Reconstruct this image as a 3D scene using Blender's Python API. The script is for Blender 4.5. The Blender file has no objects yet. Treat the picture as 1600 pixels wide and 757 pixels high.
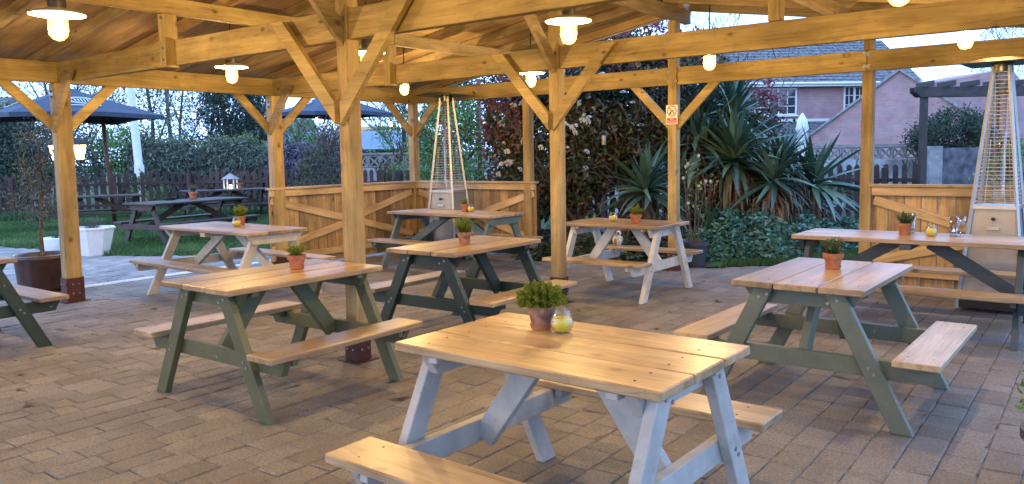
import bpy, bmesh, math, random
import numpy as np
from mathutils import Vector, Matrix
R = math.radians
SC = bpy.context.scene
# ------------------------------------------------------------------ camera
CAMX, CAMY, CAMZ, YAW = 8.868, -3.899, 1.4826, 37.02
cam_d = bpy.data.cameras.new('camera'); cam = bpy.data.objects.new('camera', cam_d)
SC.collection.objects.link(cam); SC.camera = cam
cam_d.sensor_width = 36; cam_d.lens = 1240.27 / 1600 * 36; cam_d.shift_y = -24.65 / 1600
cam_d.clip_start = .05; cam_d.clip_end = 2000
cam.matrix_world = (Matrix.Translation((CAMX, CAMY, CAMZ)) @ Matrix.Rotation(R(YAW), 4, 'Z')
                    @ Matrix.Rotation(R(90 - 5.116), 4, 'X') @ Matrix.Rotation(R(-.987), 4, 'Z'))
# ------------------------------------------------------------------ sky, sun, exposure
SUN_EL, SUN_ROT = 3.0, 200.0
wd = bpy.data.worlds.new('World'); SC.world = wd; wd.use_nodes = True
nt = wd.node_tree; bg = nt.nodes['Background']
sky = nt.nodes.new('ShaderNodeTexSky'); sky.sky_type = 'NISHITA'; sky.sun_disc = False
sky.sun_elevation = R(SUN_EL); sky.sun_rotation = R(SUN_ROT); sky.air_density = 1.0; sky.dust_density = .6; sky.ozone_density = 2.5
cloud = nt.nodes.new('ShaderNodeTexNoise'); cloud.inputs['Scale'].default_value = 2.2; cloud.inputs['Detail'].default_value = 6
tcw = nt.nodes.new('ShaderNodeTexCoord'); mpw = nt.nodes.new('ShaderNodeMapping'); mpw.inputs['Scale'].default_value = (1, 1, 3.5)
nt.links.new(tcw.outputs['Generated'], mpw.inputs['Vector']); nt.links.new(mpw.outputs['Vector'], cloud.inputs['Vector'])
crw = nt.nodes.new('ShaderNodeValToRGB'); crw.color_ramp.elements[0].position = .38; crw.color_ramp.elements[1].position = .7
crw.color_ramp.elements[0].color = (.35, .35, .35, 1); crw.color_ramp.elements[1].color = (.85, .85, .85, 1)
nt.links.new(cloud.outputs['Fac'], crw.inputs['Fac'])
mixw = nt.nodes.new('ShaderNodeMix'); mixw.data_type = 'RGBA'
nt.links.new(crw.outputs['Color'], mixw.inputs['Factor']); nt.links.new(sky.outputs['Color'], mixw.inputs[6])
mixw.inputs[7].default_value = (6.6, 11.0, 20.5, 1)     # thin evening cloud, bluish
nt.links.new(mixw.outputs[2], bg.inputs['Color']); bg.inputs['Strength'].default_value = .12
sd = bpy.data.lights.new('sun', 'SUN'); so = bpy.data.objects.new('sun', sd); SC.collection.objects.link(so)
sd.energy = .12; sd.angle = R(25); sd.color = (1, .86, .72)
so.rotation_euler = (R(90 - 12), 0, R(180 - SUN_ROT + 0)); so.location = (0, -20, 20)
SC.view_settings.view_transform = 'Standard'; SC.view_settings.look = 'None'; SC.view_settings.gamma = 1
SC.view_settings.exposure = 1.45; SC.view_settings.use_curve_mapping = False
SC.render.engine = 'CYCLES'
SC.cycles.use_denoising = True; SC.cycles.max_bounces = 6; SC.cycles.diffuse_bounces = 3; SC.cycles.glossy_bounces = 3
SC.cycles.transparent_max_bounces = 16; SC.cycles.sample_clamp_indirect = 4; SC.cycles.caustics_reflective = False; SC.cycles.caustics_refractive = False
SC.cycles.use_light_tree = True
LAMP_W = 24.0

def P(u, d):        # a point d metres in front of the camera, u across: world x, y
    x = (u - 800) / 1240.27 * d; a = R(YAW)
    return (CAMX + x * math.cos(a) - d * math.sin(a), CAMY + x * math.sin(a) + d * math.cos(a))
def ZH(u, y, d):    # height of what stands at that place
    return CAMZ + (243.2 - (u - 800) * .0172 - y) * d / 1240.27
rng = np.random.default_rng(7); random.seed(7)
# ------------------------------------------------------------------ materials
def newmat(name):
    m = bpy.data.materials.new(name); m.use_nodes = True
    return m, m.node_tree.nodes, m.node_tree.links, m.node_tree.nodes['Principled BSDF']
def ramp(ns, ls, fac, stops):
    r = ns.new('ShaderNodeValToRGB'); e = r.color_ramp.elements
    while len(e) < len(stops): e.new(.5)
    for i, (p, c) in enumerate(stops): e[i].position = p; e[i].color = (*c, 1)
    ls.new(fac, r.inputs['Fac']); return r.outputs['Color']
def bump(ns, ls, h, b, strength, dist):
    n = ns.new('ShaderNodeBump'); n.inputs['Strength'].default_value = strength; n.inputs['Distance'].default_value = dist
    ls.new(h, n.inputs['Height']); ls.new(n.outputs['Normal'], b.inputs['Normal'])
def mixc(ns, ls, a, b, f, mode='MIX'):
    m = ns.new('ShaderNodeMix'); m.data_type = 'RGBA'; m.blend_type = mode
    for s, v in ((0, f), (6, a), (7, b)):
        if isinstance(v, (int, float)): m.inputs[s].default_value = v
        elif isinstance(v, tuple): m.inputs[s].default_value = (*v, 1)
        else: ls.new(v, m.inputs[s])
    return m.outputs[2]
def plain(name, col, rough=.6, metal=0, var=.12, scale=9, coat=0, bumpv=.15):
    m, ns, ls, b = newmat(name)
    tc = ns.new('ShaderNodeTexCoord'); n = ns.new('ShaderNodeTexNoise'); n.inputs['Scale'].default_value = scale; n.inputs['Detail'].default_value = 6
    ls.new(tc.outputs['Object'], n.inputs['Vector'])
    lo = tuple(c * (1 - var * 1.6) for c in col); hi = tuple(min(1, c * (1 + var)) for c in col)
    ls.new(ramp(ns, ls, n.outputs['Fac'], [(.3, lo), (.7, hi)]), b.inputs['Base Color'])
    b.inputs['Roughness'].default_value = rough; b.inputs['Metallic'].default_value = metal; b.inputs['Coat Weight'].default_value = coat
    if bumpv: bump(ns, ls, n.outputs['Fac'], b, bumpv, .01)
    return m
def wood(name, c0, c1, knot, rough=.6, coat=0., dirt=.0, dirtc=(.05, .035, .02), bright=.22, bumps=.25, crack=.5, kn=(4.2, 1.6, 7.0), kt=.5):
    """grain runs along each board's own X; every board gets its own piece of the pattern"""
    m, ns, ls, b = newmat(name)
    tc = ns.new('ShaderNodeTexCoord'); oi = ns.new('ShaderNodeObjectInfo')
    mul = ns.new('ShaderNodeMath'); mul.operation = 'MULTIPLY'; mul.inputs[1].default_value = 37
    ls.new(oi.outputs['Random'], mul.inputs[0])
    add = ns.new('ShaderNodeVectorMath'); add.operation = 'ADD'
    ls.new(tc.outputs['Object'], add.inputs[0]); ls.new(mul.outputs[0], add.inputs[1])
    def mapped(s):
        q = ns.new('ShaderNodeMapping'); q.inputs['Scale'].default_value = s; ls.new(add.outputs[0], q.inputs['Vector']); return q.outputs['Vector']
    g = ns.new('ShaderNodeTexNoise'); g.inputs['Scale'].default_value = 1; g.inputs['Detail'].default_value = 5; g.inputs['Distortion'].default_value = .6
    ls.new(mapped((1.6, 22, 22)), g.inputs['Vector'])
    f = ns.new('ShaderNodeTexNoise'); f.inputs['Scale'].default_value = 1; f.inputs['Detail'].default_value = 3
    ls.new(mapped((5, 120, 120)), f.inputs['Vector'])
    sm = ns.new('ShaderNodeMath'); sm.operation = 'MULTIPLY_ADD'; sm.inputs[1].default_value = .35
    ls.new(f.outputs['Fac'], sm.inputs[0]); ls.new(g.outputs['Fac'], sm.inputs[2])
    col = ramp(ns, ls, sm.outputs[0], [(.45, c1), (.62, tuple((a + b_) / 2 for a, b_ in zip(c0, c1))), (.85, c0)])
    v = ns.new('ShaderNodeTexVoronoi'); v.inputs['Scale'].default_value = 1
    ls.new(mapped(kn), v.inputs['Vector'])
    kf = ramp(ns, ls, v.outputs['Distance'], [(.0, (1, 1, 1)), (.085, (.85, .85, .85)), (.12, (.35, .35, .35)), (.2, (0, 0, 0))])
    sp = ns.new('ShaderNodeSeparateColor'); ls.new(v.outputs['Color'], sp.inputs[0])
    kf = mixc(ns, ls, (0., 0., 0.), kf, ramp(ns, ls, sp.outputs[0], [(kt, (0, 0, 0)), (kt + .03, (1, 1, 1))]))
    col = mixc(ns, ls, col, knot, kf)
    ck = ns.new('ShaderNodeTexNoise'); ck.inputs['Scale'].default_value = 1; ck.inputs['Detail'].default_value = 2; ls.new(mapped((.9, 26, 26)), ck.inputs['Vector'])
    col = mixc(ns, ls, col, tuple(v * .35 for v in c1), ramp(ns, ls, ck.outputs['Fac'], [(.488, (0, 0, 0)), (.499, (crack, crack, crack)), (.503, (crack, crack, crack)), (.514, (0, 0, 0))]))
    st = ns.new('ShaderNodeTexNoise'); st.inputs['Scale'].default_value = 1; st.inputs['Detail'].default_value = 5; ls.new(mapped((1.5, 5, 5)), st.inputs['Vector'])
    col = mixc(ns, ls, col, ramp(ns, ls, st.outputs['Fac'], [(.3, (.58, .55, .50)), (.68, (1.22, 1.2, 1.16))]), 1.0, 'MULTIPLY')
    br = ns.new('ShaderNodeMapRange'); br.inputs[3].default_value = 1 - bright; br.inputs[4].default_value = 1 + bright * .7
    ls.new(oi.outputs['Random'], br.inputs[0])
    bc = ns.new('ShaderNodeVectorMath'); bc.operation = 'SCALE'; ls.new(col, bc.inputs[0]); ls.new(br.outputs[0], bc.inputs['Scale'])
    col = bc.outputs[0]
    if dirt:
        dn = ns.new('ShaderNodeTexNoise'); dn.inputs['Scale'].default_value = 5; dn.inputs['Detail'].default_value = 8; dn.inputs['Roughness'].default_value = .7
        ls.new(add.outputs[0], dn.inputs['Vector'])
        df = ramp(ns, ls, dn.outputs['Fac'], [(.52, (0, 0, 0)), (.72, (dirt, dirt, dirt))])
        col = mixc(ns, ls, col, dirtc, df)
    ls.new(col, b.inputs['Base Color']); b.inputs['Roughness'].default_value = rough
    b.inputs['Coat Weight'].default_value = coat; b.inputs['Coat Roughness'].default_value = .28
    bump(ns, ls, sm.outputs[0], b, bumps, .004)
    return m
M = {}
M['pine'] = wood('pavilion_pine', (.52, .385, .165), (.34, .235, .088), (.13, .065, .025), .62, dirt=.4, dirtc=(.21, .135, .055))
M['pine_old'] = wood('weathered_pine', (.40, .31, .18), (.27, .20, .11), (.14, .08, .04), .8, dirt=.5, dirtc=(.14, .11, .07))
M['post'] = wood('post_pine', (.44, .32, .135), (.29, .195, .075), (.11, .055, .022), .65, dirt=.5, dirtc=(.17, .11, .045), kn=(3.6, 5.0, 5.0), kt=.25)
M['roof'] = wood('roof_board', (.46, .31, .16), (.36, .23, .11), (.12, .06, .03), .8)
M['top'] = wood('varnished_larch', (.49, .345, .19), (.28, .175, .08), (.20, .10, .045), .36, .32, dirt=.85, dirtc=(.22, .14, .08), bumps=.2, bright=.36, kn=(4.0, 6.5, 1.2), kt=.45)
M['bench'] = wood('bench_larch', (.49, .355, .21), (.30, .20, .105), (.19, .10, .045), .42, .35, dirt=.45, dirtc=(.25, .165, .095), bumps=.15, kn=(4.0, 6.5, 1.2), kt=.45)
M['clad'] = wood('cladding_board', (.42, .29, .145), (.23, .145, .07), (.10, .055, .028), .75, dirt=.75, dirtc=(.14, .09, .045), bright=.55, kn=(3.4, 5.0, 2.0), kt=.5)
M['cladrail'] = wood('cladding_rail', (.58, .42, .24), (.44, .30, .15), (.18, .1, .05), .7, dirt=.2, dirtc=(.3, .2, .1), bright=.12)
M['darkwood'] = wood('dark_stained_wood', (.055, .036, .034), (.030, .020, .020), (.015, .010, .010), .55, dirt=.5, dirtc=(.10, .085, .08))
M['gardenwall'] = plain('dark_garden_wall', (.12, .12, .135), .95, var=.4, scale=6, bumpv=.5)
M['picket'] = wood('picket_stain', (.060, .030, .028), (.034, .018, .018), (.02, .01, .01), .7)
def paint(name, col):
    m, ns, ls, b = newmat(name); tc = ns.new('ShaderNodeTexCoord'); oi = ns.new('ShaderNodeObjectInfo')
    ad = ns.new('ShaderNodeVectorMath'); ad.operation = 'ADD'; mu = ns.new('ShaderNodeMath'); mu.operation = 'MULTIPLY'; mu.inputs[1].default_value = 19
    ls.new(oi.outputs['Random'], mu.inputs[0]); ls.new(tc.outputs['Object'], ad.inputs[0]); ls.new(mu.outputs[0], ad.inputs[1])
    def nz(s, d=4, r=.6):
        n = ns.new('ShaderNodeTexNoise'); n.inputs['Scale'].default_value = s; n.inputs['Detail'].default_value = d; n.inputs['Roughness'].default_value = r; ls.new(ad.outputs[0], n.inputs['Vector']); return n.outputs['Fac']
    c = ramp(ns, ls, nz(7, 6), [(.3, tuple(v * .80 for v in col)), (.7, tuple(min(1, v * 1.12) for v in col))])
    c = mixc(ns, ls, c, tuple(v * .45 + .02 for v in col), ramp(ns, ls, nz(3.2, 9, .75), [(.56, (0, 0, 0)), (.70, (.65, .65, .65))]))
    c = mixc(ns, ls, c, (.30, .21, .12), ramp(ns, ls, nz(26, 3, .5), [(.705, (0, 0, 0)), (.72, (.8, .8, .8))]))
    ls.new(c, b.inputs['Base Color']); b.inputs['Roughness'].default_value = .5; bump(ns, ls, nz(45, 3), b, .25, .003); return m
PAINT = {'white': paint('pale_grey_paint', (.46, .425, .375)), 'green': paint('olive_green_paint', (.105, .108, .048)),
         'dark': paint('bottle_green_paint', (.020, .038, .030)), 'teal': paint('grey_teal_paint', (.125, .165, .155)),
         'cream': paint('cream_white_paint', (.60, .585, .53)), 'sage': paint('sage_green_paint', (.125, .142, .10)),
         'navy': paint('blue_black_paint', (.035, .055, .065)), 'buttermilk': paint('buttermilk_paint', (.52, .46, .36))}
M['steel'] = plain('brushed_steel', (.50, .48, .45), .5, 1, var=.05, bumpv=.03)
M['panel'] = plain('dull_steel_panel', (.34, .32, .30), .55, .75, var=.08, bumpv=.03)
M['galv'] = plain('galvanised_bolt', (.36, .36, .36), .5, .9)
M['shoe'] = plain('oxblood_steel', (.075, .022, .018), .6, .2)
M['black'] = plain('black_metal', (.018, .018, .02), .45, .3)
M['enamel'] = plain('white_enamel', (.80, .78, .74), .3, var=.03, bumpv=0)
M['cap'] = plain('grey_lamp_cap', (.16, .14, .12), .5, .4)
M['terracotta'] = plain('terracotta', (.40, .15, .07), .8, var=.3, scale=18)
M['terra_old'] = plain('limed_terracotta', (.31, .16, .105), .85, var=.45, scale=26)
M['saucer'] = plain('terracotta_saucer', (.45, .14, .045), .7, var=.15)
M['soil'] = plain('potting_soil', (.035, .024, .016), .95, scale=60)
M['wax'] = plain('yellow_wax', (.88, .66, .02), .4, var=.05); M['wax'].node_tree.nodes['Principled BSDF'].inputs['Subsurface Weight'].default_value = .0
M['whitepot'] = plain('white_planter', (.74, .74, .72), .5, var=.05)
M['brownpot'] = plain('brown_glazed_pot', (.050, .022, .016), .35, var=.2)
M['greypot'] = plain('slate_plastic_pot', (.035, .042, .055), .5)
M['concrete'] = plain('concrete', (.27, .265, .26), .85, var=.25, scale=5, bumpv=.3)
M['render'] = plain('grey_render_wall', (.36, .37, .39), .9, var=.35, scale=3, bumpv=.4)
M['whitewood'] = plain('white_upvc', (.74, .74, .74), .4, var=.03, bumpv=0)
M['canvas'] = plain('navy_canvas', (.035, .05, .082), .8, var=.15)
M['whitecanvas'] = plain('pale_canvas', (.70, .72, .70), .8, var=.1)
M['polewood'] = plain('red_brown_pole', (.13, .045, .028), .6)
M['reflector'] = plain('dark_reflector', (.06, .055, .05), .35, .8)
M['trunk'] = plain('bark', (.10, .078, .055), .9, var=.4, scale=20, bumpv=.6)
M['twig'] = plain('twig_bark', (.115, .085, .075), .9, var=.3, scale=20)
M['lead'] = plain('dark_window_void', (.03, .035, .045), .15, bumpv=0)
M['road'] = plain('asphalt', (.10, .10, .105), .9, var=.2, scale=2)
M['sand'] = plain('joint_sand', (.15, .13, .105), .95, var=.6, scale=9)
M['signwhite'] = plain('sign_white', (.78, .76, .72), .4, bumpv=0, var=.02)
M['signred'] = plain('sign_red', (.62, .035, .025), .4, bumpv=0, var=.02)
M['signblack'] = plain('sign_black', (.03, .03, .03), .4, bumpv=0, var=.02)
M['grating'] = plain('pale_drain_grating', (.80, .82, .82), .5, .3)
M['leafbrown'] = plain('dead_leaf', (.17, .08, .035), .8)
M['petal'] = plain('white_petal', (.60, .58, .54), .6, var=.08)
M['rooftile_teal'] = plain('green_felt_roof', (.06, .16, .16), .8)
M['slateblue'] = plain('blue_grey_sheet_roof', (.16, .22, .30), .6, var=.12, scale=1)
M['owl_white'] = plain('owl_pale_glaze', (.70, .68, .62), .4, var=.3, scale=60)
M['owl_brown'] = plain('owl_ochre_glaze', (.40, .20, .05), .4, var=.5, scale=70)
def glassmat(name, tint=(.95, .97, .97), lo=.04, rough=.03, bumpy=0, hi=.75):
    m, ns, ls, b = newmat(name); ns.remove(b)
    t = ns.new('ShaderNodeBsdfTransparent'); t.inputs[0].default_value = (*tint, 1)
    g = ns.new('ShaderNodeBsdfGlossy'); g.inputs['Roughness'].default_value = rough
    fr = ns.new('ShaderNodeLayerWeight'); fr.inputs['Blend'].default_value = .45
    mr = ns.new('ShaderNodeMapRange'); mr.inputs[3].default_value = lo; mr.inputs[4].default_value = hi
    ls.new(fr.outputs['Facing'], mr.inputs[0])
    if bumpy:
        tc = ns.new('ShaderNodeTexCoord'); n = ns.new('ShaderNodeTexVoronoi'); n.inputs['Scale'].default_value = 90
        ls.new(tc.outputs['Object'], n.inputs['Vector']); bn = ns.new('ShaderNodeBump'); bn.inputs['Strength'].default_value = bumpy; bn.inputs['Distance'].default_value = .004
        ls.new(n.outputs['Distance'], bn.inputs['Height']); ls.new(bn.outputs['Normal'], g.inputs['Normal'])
    mx = ns.new('ShaderNodeMixShader'); ls.new(mr.outputs[0], mx.inputs[0]); ls.new(t.outputs[0], mx.inputs[1]); ls.new(g.outputs[0], mx.inputs[2])
    ls.new(mx.outputs[0], ns['Material Output'].inputs['Surface']); return m
M['glass'] = glassmat('clear_glass'); M['jar'] = glassmat('dimpled_glass', lo=.02, rough=.06, bumpy=.8, hi=.45)
M['lampglass'] = glassmat('lamp_glass', (1, .97, .9), .05, .08)
_n = M['lampglass'].node_tree.nodes; _l = M['lampglass'].node_tree.links; _o = _n['Material Output']; _s = _o.inputs['Surface'].links[0].from_socket
_t = _n.new('ShaderNodeBsdfTranslucent'); _t.inputs[0].default_value = (1, .8, .5, 1); _m = _n.new('ShaderNodeMixShader'); _m.inputs[0].default_value = .012   # warm translucency added to the glass so the jar glows round its bulb
_l.new(_s, _m.inputs[1]); _l.new(_t.outputs[0], _m.inputs[2]); _l.new(_m.outputs[0], _o.inputs['Surface'])
M['tumbler'] = glassmat('pub_glass', (.85, .87, .9), .14, .05)
def emis(name, col, s, through=False):
    m, ns, ls, b = newmat(name); ns.remove(b)
    e = ns.new('ShaderNodeEmission'); e.inputs[0].default_value = (*col, 1); e.inputs[1].default_value = s; o = e.outputs[0]
    if through:
        t = ns.new('ShaderNodeBsdfTransparent'); a = ns.new('ShaderNodeAddShader'); ls.new(o, a.inputs[0]); ls.new(t.outputs[0], a.inputs[1]); o = a.outputs[0]
    ls.new(o, ns['Material Output'].inputs['Surface']); return m
M['bulb'] = emis('lit_bulb', (1, .70, .28), 12, True); M['fairybulb'] = emis('lit_string_bulb', (1, .76, .42), 9)
M['lanternglow'] = emis('lit_lantern', (1, .66, .26), 1.5, True); M['flame'] = emis('lit_glow_wax', (1, .6, .05), .25)
def toned(name, stops, rough=.6, trans=.0, spec=.3):
    m, ns, ls, b = newmat(name)
    a = ns.new('ShaderNodeAttribute'); a.attribute_name = 'tone'
    c = ramp(ns, ls, a.outputs['Fac'], stops); ls.new(c, b.inputs['Base Color'])
    b.inputs['Roughness'].default_value = rough; b.inputs['Specular IOR Level'].default_value = spec
    if trans:
        t = ns.new('ShaderNodeBsdfTranslucent'); ls.new(c, t.inputs[0]); mx = ns.new('ShaderNodeMixShader'); mx.inputs[0].default_value = trans
        ls.new(b.outputs[0], mx.inputs[1]); ls.new(t.outputs[0], mx.inputs[2]); ls.new(mx.outputs[0], ns['Material Output'].inputs['Surface'])
    return m
M['herb'] = toned('herb_leaf', [(0, (.05, .085, .012)), (.6, (.17, .22, .022)), (1, (.32, .36, .05))], .55, .25)
M['herbdark'] = toned('rosemary_leaf', [(0, (.025, .05, .018)), (.6, (.065, .11, .04)), (1, (.15, .20, .08))], .6, .2)
M['grass'] = toned('grass_blade', [(0, (.035, .085, .025)), (.6, (.075, .155, .05)), (1, (.16, .24, .09))], .6, .3)
M['ivy'] = toned('hellebore_leaf', [(0, (.03, .10, .075)), (.5, (.085, .22, .165)), (1, (.18, .36, .30))], .4, .12, .5)
M['photinia'] = toned('photinia_leaf', [(0, (.022, .040, .016)), (.4, (.06, .085, .035)), (.62, (.10, .085, .045)), (.8, (.20, .10, .08)), (.92, (.30, .19, .17)), (1, (.26, .27, .10))], .42, .15, .5)
M['photred'] = toned('photinia_red_leaf', [(0, (.10, .03, .035)), (.5, (.26, .075, .09)), (1, (.40, .17, .17))], .5, .25)
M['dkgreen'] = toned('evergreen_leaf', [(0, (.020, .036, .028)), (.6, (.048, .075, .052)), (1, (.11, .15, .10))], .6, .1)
M['midgreen'] = toned('spring_leaf', [(0, (.07, .14, .05)), (.6, (.15, .28, .08)), (1, (.30, .44, .16))], .6, .25)
M['greygreen'] = toned('olive_leaf', [(0, (.05, .055, .04)), (.6, (.10, .115, .08)), (1, (.22, .24, .19))], .6, .15)
M['budding'] = toned('budding_leaf', [(0, (.09, .11, .06)), (.6, (.17, .22, .10)), (1, (.30, .35, .18))], .7, .25)
M['broom'] = toned('drooping_stem', [(0, (.05, .065, .05)), (.5, (.10, .12, .09)), (1, (.20, .22, .17))], .8, .1)
M['broompurple'] = toned('purple_drooping_stem', [(0, (.05, .045, .065)), (.5, (.11, .10, .14)), (1, (.20, .18, .24))], .8, .1)
M['deadyucca'] = toned('dead_yucca_leaf', [(0, (.05, .03, .02)), (.6, (.14, .085, .05)), (1, (.26, .17, .11))], .85)
M['pebble'] = toned('block_surface', [(0, (.1, .1, .1)), (1, (.2, .2, .2))])
def yuccamat():
    m, ns, ls, b = newmat('yucca_leaf'); oi = ns.new('ShaderNodeObjectInfo')
    ls.new(ramp(ns, ls, oi.outputs['Random'], [(0, (.025, .06, .045)), (.6, (.06, .125, .09)), (1, (.13, .23, .15))]), b.inputs['Base Color'])
    b.inputs['Roughness'].default_value = .36; return m
M['yucca'] = yuccamat()
def pavemat(name, stops, stain=(.045, .036, .03)):
    m, ns, ls, b = newmat(name)
    a = ns.new('ShaderNodeAttribute'); a.attribute_name = 'tone'; g = ns.new('ShaderNodeNewGeometry')
    c = ramp(ns, ls, a.outputs['Fac'], stops)
    n = ns.new('ShaderNodeTexNoise'); n.inputs['Scale'].default_value = 75; n.inputs['Detail'].default_value = 4; ls.new(g.outputs['Position'], n.inputs['Vector'])
    c = mixc(ns, ls, c, ramp(ns, ls, n.outputs['Fac'], [(.3, (.62, .62, .62)), (.7, (1.25, 1.25, 1.25))]), 1.0, 'MULTIPLY')
    n2 = ns.new('ShaderNodeTexNoise'); n2.inputs['Scale'].default_value = 1.3; n2.inputs['Detail'].default_value = 7; n2.inputs['Roughness'].default_value = .65; ls.new(g.outputs['Position'], n2.inputs['Vector'])
    c = mixc(ns, ls, c, stain, ramp(ns, ls, n2.outputs['Fac'], [(.45, (0, 0, 0)), (.75, (.55, .55, .55))]))
    ls.new(c, b.inputs['Base Color']); 
    rr = ramp(ns, ls, n2.outputs['Fac'], [(.35, (.62, .62, .62)), (.6, (.8, .8, .8))]); ls.new(rr, b.inputs['Roughness'])
    bump(ns, ls, n.outputs['Fac'], b, .5, .004); return m
M['block'] = pavemat('paving_block', [(0, (.168, .146, .126)), (.35, (.198, .174, .152)), (.7, (.212, .190, .172)), (1, (.245, .216, .188))])
M['blockout'] = pavemat('outdoor_block', [(0, (.17, .165, .16)), (.5, (.23, .22, .215)), (1, (.30, .29, .28))], (.11, .105, .10))
def groundmat(name, c0, c1, s=3):
    m, ns, ls, b = newmat(name); g = ns.new('ShaderNodeNewGeometry'); n = ns.new('ShaderNodeTexNoise'); n.inputs['Scale'].default_value = s; n.inputs['Detail'].default_value = 8
    ls.new(g.outputs['Position'], n.inputs['Vector']); ls.new(ramp(ns, ls, n.outputs['Fac'], [(.3, c0), (.7, c1)]), b.inputs['Base Color'])
    b.inputs['Roughness'].default_value = .95; bump(ns, ls, n.outputs['Fac'], b, .6, .03); return m
M['turf'] = groundmat('turf', (.022, .055, .014), (.05, .11, .028)); M['earth'] = groundmat('bark_mulch', (.025, .018, .012), (.06, .042, .028), 14)
def brickmat(name, c1, c2, mortar, scale, axis='XZ'):
    m, ns, ls, b = newmat(name); tc = ns.new('ShaderNodeTexCoord'); sx = ns.new('ShaderNodeSeparateXYZ'); cx = ns.new('ShaderNodeCombineXYZ')
    ls.new(tc.outputs['Object'], sx.inputs[0]); ad = ns.new('ShaderNodeMath'); ls.new(sx.outputs[0], ad.inputs[0]); ls.new(sx.outputs[1], ad.inputs[1])
    ls.new(ad.outputs[0], cx.inputs[0]); ls.new(sx.outputs[2], cx.inputs[1])
    br = ns.new('ShaderNodeTexBrick'); br.inputs['Scale'].default_value = 1; br.inputs['Brick Width'].default_value = .225 * scale; br.inputs['Row Height'].default_value = .075 * scale
    br.inputs['Mortar Size'].default_value = .010 * scale; br.inputs['Color1'].default_value = (*c1, 1); br.inputs['Color2'].default_value = (*c2, 1); br.inputs['Mortar'].default_value = (*mortar, 1)
    ls.new(cx.outputs[0], br.inputs['Vector'])
    n = ns.new('ShaderNodeTexNoise'); n.inputs['Scale'].default_value = 1.5; n.inputs['Detail'].default_value = 6; ls.new(tc.outputs['Object'], n.inputs['Vector'])
    ls.new(mixc(ns, ls, br.outputs['Color'], ramp(ns, ls, n.outputs['Fac'], [(.3, (.75, .75, .75)), (.7, (1.1, 1.1, 1.1))]), 1.0, 'MULTIPLY'), b.inputs['Base Color'])
    b.inputs['Roughness'].default_value = .9; bump(ns, ls, br.outputs['Fac'], b, -.4, .01); return m
M['brick'] = brickmat('pink_brick', (.47, .25, .25), (.41, .21, .215), (.37, .30, .30), 1.0)
M['tile'] = plain('roof_tile', (.15, .145, .15), .85, var=.5, scale=7, bumpv=.3)

# ------------------------------------------------------------------ objects
col = SC.collection
def tag(o, label=None, cat=None, group=None, kind=None):
    if label: o['label'] = label
    if cat: o['category'] = cat
    if group: o['group'] = group
    if kind: o['kind'] = kind
    return o
def thing(name, label, cat, loc=(0, 0, 0), rz=0, group=None):
    o = bpy.data.objects.new(name, None); col.objects.link(o); o.location = loc; o.rotation_euler = (0, 0, rz); o.empty_display_size = .1
    return tag(o, label, cat, group)
def link(name, me, parent=None, mat=None, loc=None, mw=None):
    o = bpy.data.objects.new(name, me); col.objects.link(o)
    if mat and not me.materials: me.materials.append(mat)
    if mw is not None: o.matrix_basis = mw
    elif loc is not None: o.location = loc
    if parent: o.parent = parent
    return o
def inv(root):      # world -> local of an unrotated or rotated root
    return (Matrix.Translation(root.location) @ root.rotation_euler.to_matrix().to_4x4()).inverted()
def copy_tree(root, loc, rz, label=None, group=None):
    c = root.copy(); col.objects.link(c); c.location = loc; c.rotation_euler = (0, 0, rz)
    if label: c['label'] = label
    if group: c['group'] = group
    def rec(a, b):
        for ch in KIDS.get(a.name, ()):
            d = ch.copy(); col.objects.link(d); d.parent = b
            if d.type == 'LIGHT': pass
            KIDS.setdefault(b.name, []).append(d); rec(ch, d)
    rec(root, c); return c
KIDS = {}
def collect(root):
    todo = [root]
    allo = list(col.objects); par = {}
    for o in allo:
        if o.parent: par.setdefault(o.parent.name, []).append(o)
    while todo:
        r = todo.pop()
        KIDS[r.name] = par.get(r.name, []); todo += KIDS[r.name]
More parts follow.
